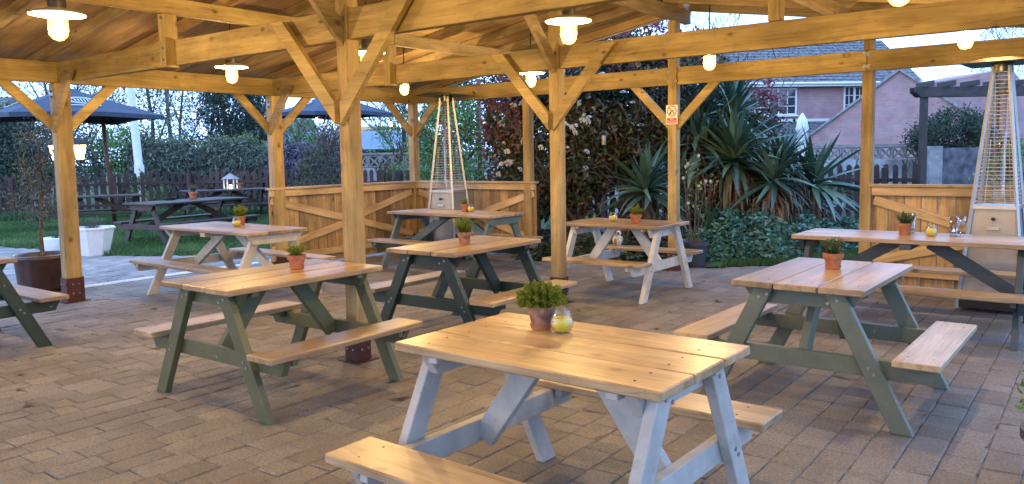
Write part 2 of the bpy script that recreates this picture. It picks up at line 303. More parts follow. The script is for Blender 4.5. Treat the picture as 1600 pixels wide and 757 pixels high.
class B:
    """collects faces, builds one mesh"""
    def __init__(s): s.v = []; s.f = []; s.t = []; s.sm = []
    def add(s, vs, fs, tone=0., smooth=False):
        k = len(s.v); s.v += [tuple(v) for v in vs]; s.f += [tuple(i + k for i in f) for f in fs]; s.t += [tone] * len(vs); s.sm += [smooth] * len(fs); return s
    def box(s, c, d, m=None, tone=0.):
        x, y, z = d[0] / 2, d[1] / 2, d[2] / 2
        vs = [Vector((c[0] + a * x, c[1] + b * y, c[2] + e * z)) for a, b, e in ((-1, -1, -1), (1, -1, -1), (1, 1, -1), (-1, 1, -1), (-1, -1, 1), (1, -1, 1), (1, 1, 1), (-1, 1, 1))]
        if m: vs = [m @ v for v in vs]
        return s.add(vs, [(0, 3, 2, 1), (4, 5, 6, 7), (0, 1, 5, 4), (1, 2, 6, 5), (2, 3, 7, 6), (3, 0, 4, 7)], tone)
    def tube(s, pts, rad, n=8, cap=True, tone=0.):
        rings = []; pts = [Vector(p) for p in pts]
        if not hasattr(rad, '__len__'): rad = [rad] * len(pts)
        up = Vector((0, 0, 1))
        for i, p in enumerate(pts):
            t = (pts[min(i + 1, len(pts) - 1)] - pts[max(i - 1, 0)]).normalized()
            a = t.cross(up if abs(t.z) < .95 else Vector((1, 0, 0))).normalized(); b = t.cross(a)
            rings += [p + (a * math.cos(q * 2 * math.pi / n) + b * math.sin(q * 2 * math.pi / n)) * rad[i] for q in range(n)]
        fs = [(i * n + q, i * n + (q + 1) % n, (i + 1) * n + (q + 1) % n, (i + 1) * n + q) for i in range(len(pts) - 1) for q in range(n)]
        if cap: fs += [tuple(range(n))[::-1], tuple(range(len(rings) - n, len(rings)))]
        return s.add(rings, fs, tone, True)
    def lathe(s, prof, c=(0, 0, 0), n=24, tone=0., close=False):
        vs = [(c[0] + r * math.cos(q * 2 * math.pi / n), c[1] + r * math.sin(q * 2 * math.pi / n), c[2] + z) for r, z in prof for q in range(n)]
        m = len(prof)
        fs = [(i * n + q, i * n + (q + 1) % n, (i + 1) * n + (q + 1) % n, (i + 1) * n + q) for i in range(m - 1) for q in range(n)]
        return s.add(vs, fs, tone, True)
    def prism(s, poly, y0, y1, m=None, tone=0.):   # polygon in xz extruded along y
        n = len(poly); vs = [Vector((x, y0, z)) for x, z in poly] + [Vector((x, y1, z)) for x, z in poly]
        if m: vs = [m @ v for v in vs]
        return s.add(vs, [tuple(range(n)), tuple(range(2 * n - 1, n - 1, -1))] + [(i, i + n, (i + 1) % n + n, (i + 1) % n) for i in range(n)], tone)
    def mesh(s, name, tones=False):
        me = bpy.data.meshes.new(name); me.from_pydata(s.v, [], s.f)
        me.polygons.foreach_set('use_smooth', s.sm)
        if tones:
            a = me.attributes.new('tone', 'FLOAT', 'POINT'); a.data.foreach_set('value', s.t)
        bm = bmesh.new(); bm.from_mesh(me); bmesh.ops.recalc_face_normals(bm, faces=bm.faces); bm.to_mesh(me); bm.free()
        return me
    def build(s, name, mat, parent=None, tones=False, sharp=True, bev=0, **k):
        me = s.mesh(name, tones)
        if bev:
            bm = bmesh.new(); bm.from_mesh(me); bmesh.ops.bevel(bm, geom=bm.edges[:], offset=bev, segments=1, affect='EDGES'); bm.to_mesh(me); bm.free()
        me.materials.append(mat)
        if any(s.sm) and sharp: me.set_sharp_from_angle(angle=R(38))
        return link(name, me, parent, **k)
_bc = {}
def bbox(L, w, h, bev=.003):     # a board: length on X, rounded edges, shared
    key = (round(L, 3), round(w, 3), round(h, 3), bev)
    if key not in _bc:
        me = bpy.data.meshes.new('board'); bm = bmesh.new(); bmesh.ops.create_cube(bm, size=1)
        for v in bm.verts: v.co = Vector((v.co.x * L, v.co.y * w, v.co.z * h))
        if bev: bmesh.ops.bevel(bm, geom=bm.edges[:], offset=bev, segments=1, affect='EDGES')
        bm.to_mesh(me); bm.free(); _bc[key] = me
    return _bc[key].copy() if False else _bc[key]
_mm = {}
def board(name, p0, p1, w, h, mat, parent, up=(0, 0, 1), bev=.003, inv_=None):
    """beam from p0 to p1, w across, h along up"""
    p0 = Vector(p0); p1 = Vector(p1); x = (p1 - p0); L = x.length; x.normalize(); up = Vector(up); y = up.cross(x).normalized(); z = x.cross(y)
    mw = Matrix.Translation((p0 + p1) / 2) @ Matrix((x, y, z)).transposed().to_4x4()
    if inv_ is not None: mw = inv_ @ mw
    me = bbox(L, w, h, bev); k = (me.name, mat.name)
    if k not in _mm:
        m2 = me.copy(); m2.materials.append(mat); _mm[k] = m2
    return link(name, _mm[k], parent, mw=mw)
def npmesh(name, V, F, tone, mat, parent=None, smooth=False):
    me = bpy.data.meshes.new(name); V = np.asarray(V, np.float32); F = np.asarray(F, np.int32); n = F.shape[1]
    me.vertices.add(len(V)); me.vertices.foreach_set('co', V.ravel()); me.loops.add(F.size); me.loops.foreach_set('vertex_index', F.ravel())
    me.polygons.add(len(F)); me.polygons.foreach_set('loop_start', np.arange(len(F), dtype=np.int32) * n)
    me.update(calc_edges=True)
    a = me.attributes.new('tone', 'FLOAT', 'POINT'); a.data.foreach_set('value', np.asarray(tone, np.float32))
    me.polygons.foreach_set('use_smooth', np.full(len(F), smooth)); me.materials.append(mat)
    return link(name, me, parent)
def unit(a): return a / np.maximum(np.linalg.norm(a, axis=1, keepdims=True), 1e-9)
def leafgeo(Pn, size, aspect=.45, droop=.25, dirs=None, tone=None, fold=.12):
    n = len(Pn); d = unit(rng.normal(size=(n, 3)) if dirs is None else dirs + rng.normal(size=(n, 3)) * .45)
    s = unit(np.cross(d, rng.normal(size=(n, 3)))); nn = np.cross(d, s)
    L = size * rng.uniform(.6, 1.25, (n, 1)); W = L * aspect / 2
    a = Pn; b = Pn + d * L * .5 + s * W + nn * L * fold; c = Pn + d * L - nn * L * droop; e = Pn + d * L * .5 - s * W + nn * L * fold
    V = np.stack([a, b, c, e], 1).reshape(-1, 3); k = np.arange(n)[:, None] * 4
    F = np.concatenate([k + [0, 1, 2], k + [0, 2, 3]], 0)
    t = rng.uniform(0, 1, n) if tone is None else tone
    return V, F, np.repeat(t, 4)
def clumps(c, r, K, per, spread, shell=.55):
    """points in clumps through an ellipsoid"""
    q = unit(rng.normal(size=(K, 3))) * rng.uniform(shell, 1, (K, 1)) ** .6
    C = np.array(c) + q * np.array(r); sp = spread * rng.uniform(.5, 1.3, (K, 1, 1))
    pts = C[:, None] + rng.normal(size=(K, per, 3)) * sp * np.array([1, 1, .8]); ct = rng.uniform(0, 1, K)
    return pts.reshape(-1, 3), np.repeat(ct, per)
def crown(name, c, r, K, per, spread, size, mat, parent, aspect=.5, shell=.5, tmul=.5, keep=None):
    p, ct = clumps(c, r, K, per, spread, shell)
    t = np.clip(ct * tmul + rng.uniform(0, 1 - tmul, len(p)), 0, 1)
    if keep is not None:
        k = keep(p); p = p[k]; t = t[k]
    k = p[:, 2] > .03; p = p[k]; t = t[k]
    V, F, tt = leafgeo(p, size, aspect, tone=t); return npmesh(name, V, F, tt, mat, parent)
def limbs(b, base, h, r, n, spread, seed, depth=3, twig=.006, lean=(0, 0)):
    rd = random.Random(seed)
    def grow(p, d, L, rad, k):
        pts = [p]; rads = [rad]; q = p.copy(); dd = d.copy()
        for i in range(3):
            dd = (dd + Vector((rd.uniform(-.2, .2), rd.uniform(-.2, .2), rd.uniform(-.05, .18)))).normalized(); q = q + dd * L / 3
            pts.append(q.copy()); rads.append(max(twig, rad * (1 - .22 * (i + 1))))
        b.tube(pts, rads, 6 if k == 0 else (5 if k == 1 else 3), cap=False)
        if k < depth:
            for i in range(n if k == 0 else n - 1):
                a = rd.uniform(0, 6.28); el = rd.uniform(.3, 1.1); s = Vector((math.cos(a), math.sin(a), 0)) * spread
                nd = (dd * .7 + s + Vector((0, 0, el * .5))).normalized(); j = rd.choice((1, 2, 3, 3))
                grow(pts[j], nd, L * rd.uniform(.5, .75), rads[j] * .62, k + 1)
    grow(Vector(base), Vector((lean[0], lean[1], 1)).normalized(), h, r, 0)

# ================================================================== GROUND
def sheet(name, poly, z, mat, label=None):
    me = bpy.data.meshes.new(name); me.from_pydata([(x, y, z) for x, y in poly], [], [tuple(range(len(poly)))]); me.materials.append(mat)
    o = link(name, me); return tag(o, label, None, None, 'structure')
sheet('ground', [(-400, -400), (400, -400), (400, 400), (-400, 400)], -.06, M['turf'])
sheet('road', [P(-700, 23.2), P(-700, 31), P(560, 31), P(560, 23.2)], -.01, M['road'])
LAWN = [(-30, 1.2), (-7.1, 1.9), (-5.8, 2.1), (-3.8, 2.26), (-3.2, 2.58), (-1.3, 4.0), (-.35, 5.6), (-.35, 17), (-30, 17)]
sheet('lawn', LAWN, .004, M['turf'])
BED = [(-.35, 5.62), (4.75, 5.62), (5.5, 6.35), (6.4, 7.2), (9.5, 7.5), (14, 8), (14, 17), (-.35, 17)]
sheet('planting_bed', BED, .004, M['earth'])
sheet('lawn_strip', [(4.75, 5.66), (5.5, 6.35), (6.4, 7.2), (9.5, 7.5), (9.5, 9.2), (6.0, 8.6), (4.6, 6.6)], .010, M['turf'])
sheet('paving_bed', [(-30, -14), (14, -14), (14, 8), (9.5, 7.5), (6.4, 7.2), (5.5, 6.35), (4.75, 5.62), (-.35, 5.62), (-1.3, 4.0), (-3.2, 2.58), (-3.8, 2.26), (-5.8, 2.1), (-7.1, 1.9), (-30, 1.2)], -.0056, M['sand'])
def inpoly(x, y, poly):
    c = False; j = len(poly) - 1
    for i in range(len(poly)):
        xi, yi = poly[i]; xj, yj = poly[j]
        if (yi > y) != (yj > y) and x < (xj - xi) * (y - yi) / (yj - yi) + xi: c = not c
        j = i
    return c
def blocks(x0, x1, y0, y1, outdoor):
    out = []; x = x0; a = R(YAW)
    while x < x1:
        y = y0 + random.uniform(-.2, 0)
        while y < y1:
            L = random.choice((.13, .17, .21, .25, .25, .29))
            cx, cy = x + .083, y + L / 2
            dx, dy = cx - CAMX, cy - CAMY; f = -dx * math.sin(a) + dy * math.cos(a); s = dx * math.cos(a) + dy * math.sin(a)
            if f > .6 and abs(s) < f * .70 + .5 and not inpoly(cx, cy, LAWN) and not inpoly(cx, cy, BED) and f > 1.7:
                out.append((f, cx, cy, .161, L - .005))
            y += L
        x += .165
    return out
def blockgeo(b, cx, cy, w, l, origin=(0, 0)):
    z = random.gauss(0, .0014); t1, t2 = random.gauss(0, .0016), random.gauss(0, .0016); c = .006; ang = random.gauss(0, .006)
    ca, sa = math.cos(ang), math.sin(ang); vs = []
    for (i, zz) in ((0, -.03), (0, -.0045), (c, 0)):
        for sx, sy in ((-1, -1), (1, -1), (1, 1), (-1, 1)):
            j = random.uniform(-.0022, .0022); X = sx * (w / 2 - i + j); Y = sy * (l / 2 - i + j)
            vs.append((cx - origin[0] + X * ca - Y * sa, cy - origin[1] + X * sa + Y * ca, z + zz + sx * t1 + sy * t2 - .0005))
    fs = [(8, 9, 10, 11)]
    for k in (0, 4):
        for i in range(4): fs.append((k + i, k + (i + 1) % 4, k + 4 + (i + 1) % 4, k + 4 + i))
    b.add(vs, fs, random.random())
pav = thing('pavilion_paving', None, None); pav['kind'] = 'structure'; pav['label'] = 'weathered grey brown block paving laid in courses under the pavilion'
bl = sorted(blocks(-.80, 11.5, -5, 8, False))
for f, cx, cy, w, l in bl[:280]:
    b = B(); blockgeo(b, cx, cy, w, l, (cx, cy)); b.build('paving_block', M['block'], pav, True, loc=(cx, cy, 0))
b = B()
for f, cx, cy, w, l in bl[280:]: blockgeo(b, cx, cy, w, l)
tag(b.build('paving_blocks_beyond', M['block'], pav, True), kind='stuff')
op = thing('terrace_paving', None, None); op['kind'] = 'structure'; op['label'] = 'paler block paving in the open beyond the drain channel'
b = B()
for f, cx, cy, w, l in blocks(-14, -1.06, -4, 6, True): blockgeo(b, cx, cy, w, l)
tag(b.build('terrace_blocks', M['blockout'], op, True), kind='stuff')
# drain channel
dr = thing('drain_channel', 'long pale slotted drain grating set in the paving along the open left side', 'drain', (-.93, -2, 0))
b = B(); b.box((0, 3, -.012), (.15, 13.4, .024)); b.build('channel_frame', M['grating'], dr)
b = B()
for k in range(300): b.box((0, -3.6 + k * .044, .0035), (.105, .022, .007))
tag(b.build('grating_bars', M['whitepot'], dr), kind='stuff')

# ================================================================== PAVILION
XR, XP, XQ, YB, YC, YA2 = 4.488, 2.244, 6.64, 2.68, 5.305, -2.68
ZT, BH = 2.315, .215      # underside and depth of the plates and ties
pv = thing('timber_pavilion', 'open sided pine pavilion with posts, tie beams, rafters and knee braces over all the tables', 'pavilion')
def post(x, y, sx, sy, z1):
    o = board('post', (x, y, .03), (x, y, z1), sy, sx, M['post'], pv, up=(1, 0, 0), bev=.006)
    b = B(); t = .008
    b.box((x, y - sy / 2 - t / 2 - .001, .13), (sx + 2 * t, t, .26)); b.box((x, y + sy / 2 + t / 2 + .001, .13), (sx + 2 * t, t, .26))
    b.box((x - sx / 2 - t / 2 - .001, y, .13), (t, sy - .002, .252)); b.box((x + sx / 2 + t / 2 + .001, y, .13), (t, sy - .002, .252)); b.box((x, y, .004), (sx + .10, sy + .10, .006))
    s = b.build('post_shoe', M['shoe'], o); s.matrix_parent_inverse = o.matrix_basis.inverted()
    for (bx, by, ax) in ((x - .03, y - sy / 2 - .016, 1), (x + .03, y - sy / 2 - .016, 1), (x + sx / 2 + .016, y - .03, 0), (x + sx / 2 + .016, y + .03, 0)):
        for bz in (.09, .19):
            q = B(); m = Matrix.Translation((bx, by, bz)); q.tube([m @ Vector(((-.007, 0, 0) if ax == 0 else (0, -.007, 0))), m @ Vector(((.007, 0, 0) if ax == 0 else (0, .007, 0)))], .009, 6)
            r_ = q.build('bolt', M['galv'], o, sharp=False); r_.matrix_parent_inverse = o.matrix_basis.inverted()
    return o
rz = lambda x: ZT + BH + .165 * (x if x <= XR else 2 * XR - x)   # rafter underside
ZR = rz(XR)
ROWS = [-5.36, YA2, 0, YB, YC]
for y in ROWS:
    post(0, y, .12 if y != YC else .12, .165 if y != YC else .12, ZT - .002 if y != YC else ZT - .002)
    post(XR, y, .115, .115, ZR - .17)
    if y != 0 or True: post(2 * XR, y, .12, .12, ZT - .002) if y not in (YA2,) else None
post(2.244, YC, .115, .115, ZT - .002); post(6.76, YC, .115, .115, ZT - .002)
# perimeter plates along Y, and ties along X
def pbeam(name, p0, p1, mat=M['pine'], w=.075, h=BH): return board(name, p0, p1, w, h, mat, pv, bev=.004)
zc = ZT + BH / 2
for x in (0, 2 * XR):
    ys = [-6.2, YA2, YB, YC + .037]
    for a, c in zip(ys, ys[1:]): pbeam('wall_plate', (x, a + .002, zc), (x, c - .002, zc))
for y in ROWS[:-1]:
    off = -.0
    pbeam('tie_beam', (.04, y + off, zc), (XP - .062, y + off, zc)); pbeam('tie_beam', (XP + .062, y, zc), (XR - .0595, y, zc))
    pbeam('tie_beam', (XR + .0595, y, zc), (2 * XR - .04, y, zc))
    for xp in (XP, XQ):
        board('king_strut', (xp, y - (.055 if xp == XP else .07), ZT - .02 if xp == XP else ZT + .12), (xp, y - (.055 if xp == XP else .07), rz(xp) - .145), .1, .12, M['pine'], pv, up=(0, 1, 0)) if xp == XP else \
        board('king_strut', (xp, y, ZT + BH + .002), (xp, y, rz(xp) - .145), .1, .11, M['pine'], pv, up=(0, 1, 0))
    board('packing_block', (XP + .0, y + .05, ZT + .004), (XP + .0, y + .05, ZT + BH + .01), .08, .12, M['pine_old'], pv, up=(0, 1, 0))
# gable plate on the back row, jointed over the posts
for a, c in ((.04, 2.2), (2.205, 4.43), (4.545, 6.74), (6.745, 9.3)): pbeam('gable_plate', (a, YC, zc), (c - .003, YC, zc))
for xp in (XP, 6.76): board('king_strut', (xp, YC, ZT + BH + .002), (xp, YC, rz(xp) - .145), .1, .1, M['pine'], pv, up=(0, 1, 0))
for x in (XP, XQ):
    for a, c in ((-6.2, -.9), (-.895, 2.67), (2.675, 5.72)): board('purlin', (x, a, rz(x) - .0725), (x, c, rz(x) - .0725), .07, .14, M['pine_old'] if a > 0 else M['pine'], pv, bev=.004)
for a, c in ((-6.2, 0), (.003, 5.72)): board('ridge_beam', (XR, a, ZR - .086), (XR, c, ZR - .086), .07, .168, M['pine_old'] if c > 1 else M['pine'], pv, bev=.004)
# rafters and roof boards
y = -6.0
while y < 5.8:
    for s in (0, 1):
        xa, xb = (-.35, XR - .04) if s == 0 else (2 * XR + .35, XR + .04)
        za, zb = (ZT + BH + .165 * -.35), ZR - .0066
        board('rafter', (xa, y, za + .055), (xb, y, zb + .055), .05, .105, M['roof'] if random.random() < .3 else M['pine_old'], pv, bev=.003)
    y += .73
for s in (0, 1):
    xa, xb = (-.40, XR) if s == 0 else (2 * XR + .40, XR)
    za = ZT + BH + .165 * -.40; dz = .155
    k = 0; y = -6.3
    while y < 5.7:
        o = board('roof_panel', (xa, y + .6, za + dz - .03), (xb, y + .6, ZR + dz - .03), 1.196, .018, M['roof'], pv, bev=0); y += 1.2
    xo = -.41 if s == 0 else 2 * XR + .41
    board('fascia', (xo, -6.3, za + .06), (xo, 5.8, za + .06), .02, .15, M['pine_old'], pv)
for s in (0, 1):
    xa, xb = (-.42, XR) if s == 0 else (2 * XR + .42, XR)
    board('bargeboard', (xa, 5.83, ZT + BH + .165 * -.42 + .075), (xb, 5.83, ZR + .075), .02, .13, M['pine_old'], pv)
# knee braces
def brace(x, y, dx, dy, z0, run, zt, mat=M['pine'], wd=.10, th=.045, s0=.06):
    """knee brace cut plumb on the post and level under (or over) the beam"""
    o = link('knee_brace', _brace_mesh(z0, run, zt, wd, th, s0, mat), pv, mw=Matrix.Translation((x, y, 0)) @ Matrix.Rotation(math.atan2(dy, dx), 4, 'Z'))
    return o
_br = {}
def _brace_mesh(z0, run, zt, wd, th, s0, mat):
    k = (z0, run, zt, wd, th, s0, mat.name)
    if k not in _br:
        # local X must follow the grain: build along the slope, then rotate back in the mesh's own frame
        sl = (zt - z0) / (run - s0); dv = wd * math.sqrt(1 + sl * sl); dh = dv / sl
        b = B(); b.prism([(s0, z0), (run + .0, zt), (run - dh, zt), (s0, z0 + dv)] if dv < zt - z0 else [(s0, z0), (run, zt), (s0, zt)], -th / 2, th / 2)
        me = b.mesh('knee_brace'); me.materials.append(mat); _br[k] = me
    return _br[k]
for y in ROWS[:-1]:
    if y > -5:
        for s_ in (-1, 1): brace(XR, y - .035 - .0375 - .023, s_, 0, 1.72, .72, ZT + BH - .03, wd=.105, s0=.0 if False else .058 - .03)
        brace(0, y - .095, 1, 0, 1.80, .52, ZT + .10, M['pine_old'], s0=.035)
        brace(XR, y, 0, -1, 2.27, .82, 3.10, M['pine_old'], .115, .045, .058)
for y in ROWS:
    if y > YA2: brace(0, y, 0, -1, 1.80, .62, ZT - .001, s0=.083 if y < YC else .061)
    if y < YC: brace(0, y, 0, 1, 1.80, .62, ZT - .001, s0=.083)
brace(0, YC, 1, 0, 1.80, .56, ZT - .001, M['pine_old'], s0=.061)
brace(XR, YC, -1, 0, 1.76, .60, ZT - .001, s0=.058); brace(XR, YC, 1, 0, 1.76, .60, ZT - .001, s0=.058)
# joint plates and bolt heads
def bolts(pts, n):
    b_ = None
    for p in pts:
        q = B(); p = Vector(p); n_ = Vector(n); q.tube([p, p + n_ * .012], .016, 8); q.tube([p + n_ * .012, p + n_ * .02], .009, 6)
        q.build('bolt', M['galv'], pv)
for y in (0, YB): bolts([(XR - .025, y - .0585, 2.46), (XR + .028, y - .0585, 2.46)], (0, -1, 0))
for y in (0,): bolts([(XP - .0, y - .106, 2.36), (XP - .0, y - .106, 2.46), (XP, y - .106, 2.72)], (0, -1, 0))
for x in (4.43, 4.545, 6.72, 6.77): bolts([(x, YC - .038, 2.36), (x, YC - .038, 2.48)], (0, -1, 0))
for (x, yy) in ((0, 0), (0, YB)):
    b = B(); b.box((x + .0, yy - .086, 2.20), (.075, .005, .10)); b.build('joint_plate', M['galv'], pv); bolts([(x, yy - .0885, 2.17), (x, yy - .0885, 2.23)], (0, -1, 0))
for x in (4.488, 6.745):
    for zz in (2.36, 2.49):
        b = B(); b.box((x, YC - .0405, zz), (.09, .004, .04)); b.build('joint_plate', M['galv'], pv)
def text(body, size, mat, parent, mw, name='lettering'):
    c = bpy.data.curves.new(name, 'FONT'); c.body = body; c.size = size; c.align_x = 'CENTER'; c.align_y = 'CENTER'; c.extrude = .0004; c.materials.append(mat)
    tmp = bpy.data.objects.new('tmp_text', c); col.objects.link(tmp); dg = bpy.context.evaluated_depsgraph_get(); me = bpy.data.meshes.new_from_object(tmp.evaluated_get(dg)); bpy.data.objects.remove(tmp)
    o = bpy.data.objects.new(name, me); col.objects.link(o); o.matrix_basis = mw
    if parent: o.parent = parent
    return o
M['stampink'] = plain('stamp_ink', (.16, .09, .03), .8)
text('CE', .07, M['stampink'], pv, Matrix.Translation((6.53, YC - .0395, 2.50)) @ Matrix.Rotation(R(90), 4, 'X') @ Matrix.Rotation(R(180), 4, 'Z'), 'stamped_mark')

# ------------------------------------------------------------------ pendant lamps
def lamp_proto(shade):
    t = thing('pendant_lamp', '', 'lamp')
    if shade:
        b = B(); b.lathe([(.035, .055), (.06, .045), (.15, .022), (.165, .012), (.166, .004), (.158, .006), (.145, .014), (.055, .034), (.0, .036)], n=32); b.build('lamp_shade', M['enamel'], t)
    b = B(); b.lathe([(.0, .13), (.035, .125), (.052, .10), (.056, .03), (.05, .0), (0, 0)] if shade else [(0, .07), (.03, .065), (.05, .03), (.052, 0), (0, 0)], (0, 0, .037 if shade else .0)); b.build('lamp_cap', M['cap'], t)
    b = B(); b.lathe([(.050, .0), (.058, -.02), (.060, -.09), (.053, -.125), (.034, -.15), (.0, -.16)]); b.build('glass_jar', M['lampglass'], t, sharp=False)
    b = B(); b.lathe([(.012, -.0), (.016, -.03), (.032, -.06), (.037, -.085), (.026, -.118), (0, -.13)], n=16); b.build('bulb', M['bulb'], t, sharp=False)
    b = B(); b.tube([(0, 0, .1), (0, 0, .46)], .006, 6); b.build('cord', M['black'], t)
    return t
def lamp_light(x, y, z, w=LAMP_W):
    l = bpy.data.lights.new('lamp_light', 'POINT'); l.energy = w; l.color = (1, .68, .285); l.shadow_soft_size = .03
    o = bpy.data.objects.new('lamp_light', l); col.objects.link(o); o.location = (x, y, z)
    return o
shaded = lamp_proto(True); bare = lamp_proto(False); collect(shaded); collect(bare); uS = uB = False
LL = {(3.45, -1.5): 'pendant with white disc shade at the top left, nearest to view', (1.65, .96): 'pendant with white disc shade hanging left of the king strut, above the cream table',
      (3.45, .96): 'pendant with white shade seen right behind the tall middle post', (5.74, .96): 'pendant with wide white disc shade beside the second middle post',
      (3.45, 3.45): 'small white shaded pendant behind the left brace of the second middle post', (1.65, 3.45): 'bare glass pendant above the long grey teal table by the corner screen',
      (5.74, 3.45): 'bare glass pendant on a thin cord just right of the no smoking sign', (7.9, 3.45): 'bare glass pendant at the right in front of the right patio heater',
      (7.9, .96): 'bare glass pendant cut by the top edge above the right tables'}
NS = {(1.65, 3.45), (5.74, 3.45), (7.9, 3.45), (7.9, .96)}
for x in (1.65, 3.45, 5.74, 7.9):
    for y in (-3.9, -1.5, .96, 3.45):
        if (x, y) == (7.9, -3.9): continue
        src = bare if (x, y) in NS else shaded; first = (src is bare and not uB) or (src is shaded and not uS)
        lab = LL.get((x, y), 'white shaded pendant over the bay nearest the viewer, %s' % ({1.65: 'first', 3.45: 'second', 5.74: 'third', 7.9: 'fourth'}[x] + (' of the front row' if y < -3 else ' of the next row')))
        yy = {(3.45, .96): 1.15, (3.45, 3.45): 3.70}.get((x, y), y)     # these two hang a little farther back
        if first:
            src.location = (x, yy, 2.42); src['label'] = lab; src['group'] = 'pendant lamps under the pavilion roof'; r_ = src
            if src is bare: uB = True
            else: uS = True
        else: r_ = copy_tree(src, (x, yy, 2.42), 0, lab, 'pendant lamps under the pavilion roof')
        if (x, y) not in LL: r_['group'] = 'unseen pendant lamps over the near bays'
        l = lamp_light(0, 0, -.085); l.parent = r_
# ------------------------------------------------------------------ picnic tables
def table(loc, rot, L, mat, top, long_, label, group='picnic tables under the pavilion', bolts_=True, W=.72, name='picnic_table', bench=None, hs=.405, So=.726):
    t = thing(name, label, 'table', loc, rot, group); bench = bench or M['bench']
    pw = (W - .016) / 3
    for k in (-1, 0, 1):
        dz = random.uniform(-.001, .001)
        board('top_plank', (-L / 2, k * (pw + .008), .7325 + dz), (L / 2, k * (pw + .008), .7325 + dz), pw, .035, top, t, bev=.005)
    b = B()
    for e in (-1, 1):
        for k in (-1, 0, 1):
            for j in (-.055, .055):
                cx_, cy_ = e * (L / 2 - (.07 if long_ else .13)) + random.uniform(-.004, .004), k * (pw + .008) + j; b.lathe([(.0055, 0), (.0055, .0006), (0, .0006)], (cx_, cy_, .7508), 6)
        for s in (-1, 1):
            for j in (-.06, .06): b.lathe([(.0055, 0), (.0055, .0006), (0, .0006)], (e * (L / 2 - (.07 if long_ else .13)), s * (So - .115) + j, hs + .0002), 6)
    tag(b.build('screw_heads', M['signblack'], t, sharp=False), kind='stuff')
    for s in (-1, 1): board('seat_plank', (-L / 2, s * (So - .115), hs - .0175), (L / 2, s * (So - .115), hs - .0175), .225, .035, bench, t, bev=.005)
    for e in (-1, 1):
        xo = e * (L / 2 - (.115 if long_ else .085)); xi = e * (L / 2 - (.07 if long_ else .13))
        for s in (-1, 1):   # legs: sheared boards cut level at both ends
            y0, y1 = s * .19, s * .545; hw = .053
            b = B(); b.add([(xo - .0225, y0 - hw, .714), (xo + .0225, y0 - hw, .714), (xo + .0225, y0 + hw, .714), (xo - .0225, y0 + hw, .714),
                            (xo - .0225, y1 - hw, 0), (xo + .0225, y1 - hw, 0), (xo + .0225, y1 + hw, 0), (xo - .0225, y1 + hw, 0)],
                           [(0, 1, 2, 3), (7, 6, 5, 4), (0, 4, 5, 1), (1, 5, 6, 2), (2, 6, 7, 3), (3, 7, 4, 0)])
            lo = b.build('leg', mat, t, bev=.0035)
            if bolts_:
                for (by, bz) in ((y0 - .018, .675), (y0 + .03, .655), (s * .375, .33), (s * .402, .30)):
                    q = B(); q.tube([(xo + e * .0225, by, bz), (xo + e * (.0225 + .004), by, bz)], .009, 8); q.build('bolt', M['galv'], lo)
        b = B(); b.prism([(-.33, .714), (.33, .714), (.27, .62), (-.27, .62)], -.022, .022, Matrix.Translation((xi, 0, 0)) @ Matrix.Rotation(R(90), 4, 'Z')); b.build('top_rail', mat, t, bev=.003)
        b = B(); z1 = hs - .036; b.prism([(-So + .02, z1), (So - .02, z1), (So - .07, z1 - .095), (-So + .07, z1 - .095)], -.022, .022, Matrix.Translation((xi, 0, 0)) @ Matrix.Rotation(R(90), 4, 'Z')); b.build('seat_rail', mat, t, bev=.003)
        board('diagonal_brace', (xi - e * .03, 0, .29), (e * .125, 0, .700), .045, .1, mat, t, up=(0, 0, 1))
        if not long_: board('batten', (e * (L / 2 - .19), -W / 2 + .02, .699), (e * (L / 2 - .19), W / 2 - .02, .699), .045, .03, M['bench'] if mat is PAINT['cream'] else mat, t)
        for s in (-1, 1): board('seat_batten', (xi - e * .05, s * (So - .21), z1 - .02), (xi - e * .05, s * (So - .03), z1 - .02), .04, .04, mat, t)
    cb = W / 2 - .015 if long_ else .13
    board('centre_batten', (0, -cb, .69), (0, cb, .69), .09, .045, mat, t)
    return t
TA = table((7.21, -1.355, 0), R(-1.2), 1.18, PAINT['white'], M['top'], False, 'nearest picnic table with pale grey legs, a round herb and yellow candle on it')
TB = table((4.575, -.745, 0), R(90), 1.19, PAINT['green'], M['top'], False, 'picnic table with olive green legs in front of the tall middle post')
TC = table((4.563, 1.169, 0), R(90.8), 1.18, PAINT['dark'], M['top'], False, 'picnic table with bottle green legs at the centre, one potted herb on it')
TD = table((1.961, 4.0, 0), R(-1.6), 1.84, PAINT['teal'], M['top'], True, 'long grey teal picnic table in front of the left patio heater')
TE = table((4.722, 3.607, 0), 0, 1.17, PAINT['cream'], M['top'], False, 'small cream white picnic table behind the second middle post with an owl on its bench')
TF = table((7.524, 1.026, 0), R(89), 1.17, PAINT['sage'], M['top'], False, 'picnic table with sage green legs at right, showing three wide top planks end on')
TG = table((7.57, 3.41, 0), 0, 1.80, PAINT['navy'], M['top'], True, 'long picnic table with blue black legs and drinking glasses beside the right heater')
TH = table((1.151, 1.195, 0), R(-2), 1.78, PAINT['buttermilk'], M['top'], True, 'long buttermilk coloured picnic table on the left beside the drain channel')
TI = table((1.49, -1.67, 0), 0, 1.18, PAINT['dark'], M['top'], False, 'picnic table with dark green legs cut off by the left edge')
DG = 'dark stained picnic tables on the lawn'
table((-4.95, 4.35, 0), R(99), 2.15, M['darkwood'], M['darkwood'], True, 'dark stained lawn table nearest the pavilion, with one pot and an ashtray', DG, False, .86, bench=M['darkwood'])
table((-8.9, 7.75, 0), R(68), 2.1, M['darkwood'], M['darkwood'], True, 'dark stained lawn table farthest back by the fence, below the second navy parasol', DG, False, .86, bench=M['darkwood'])
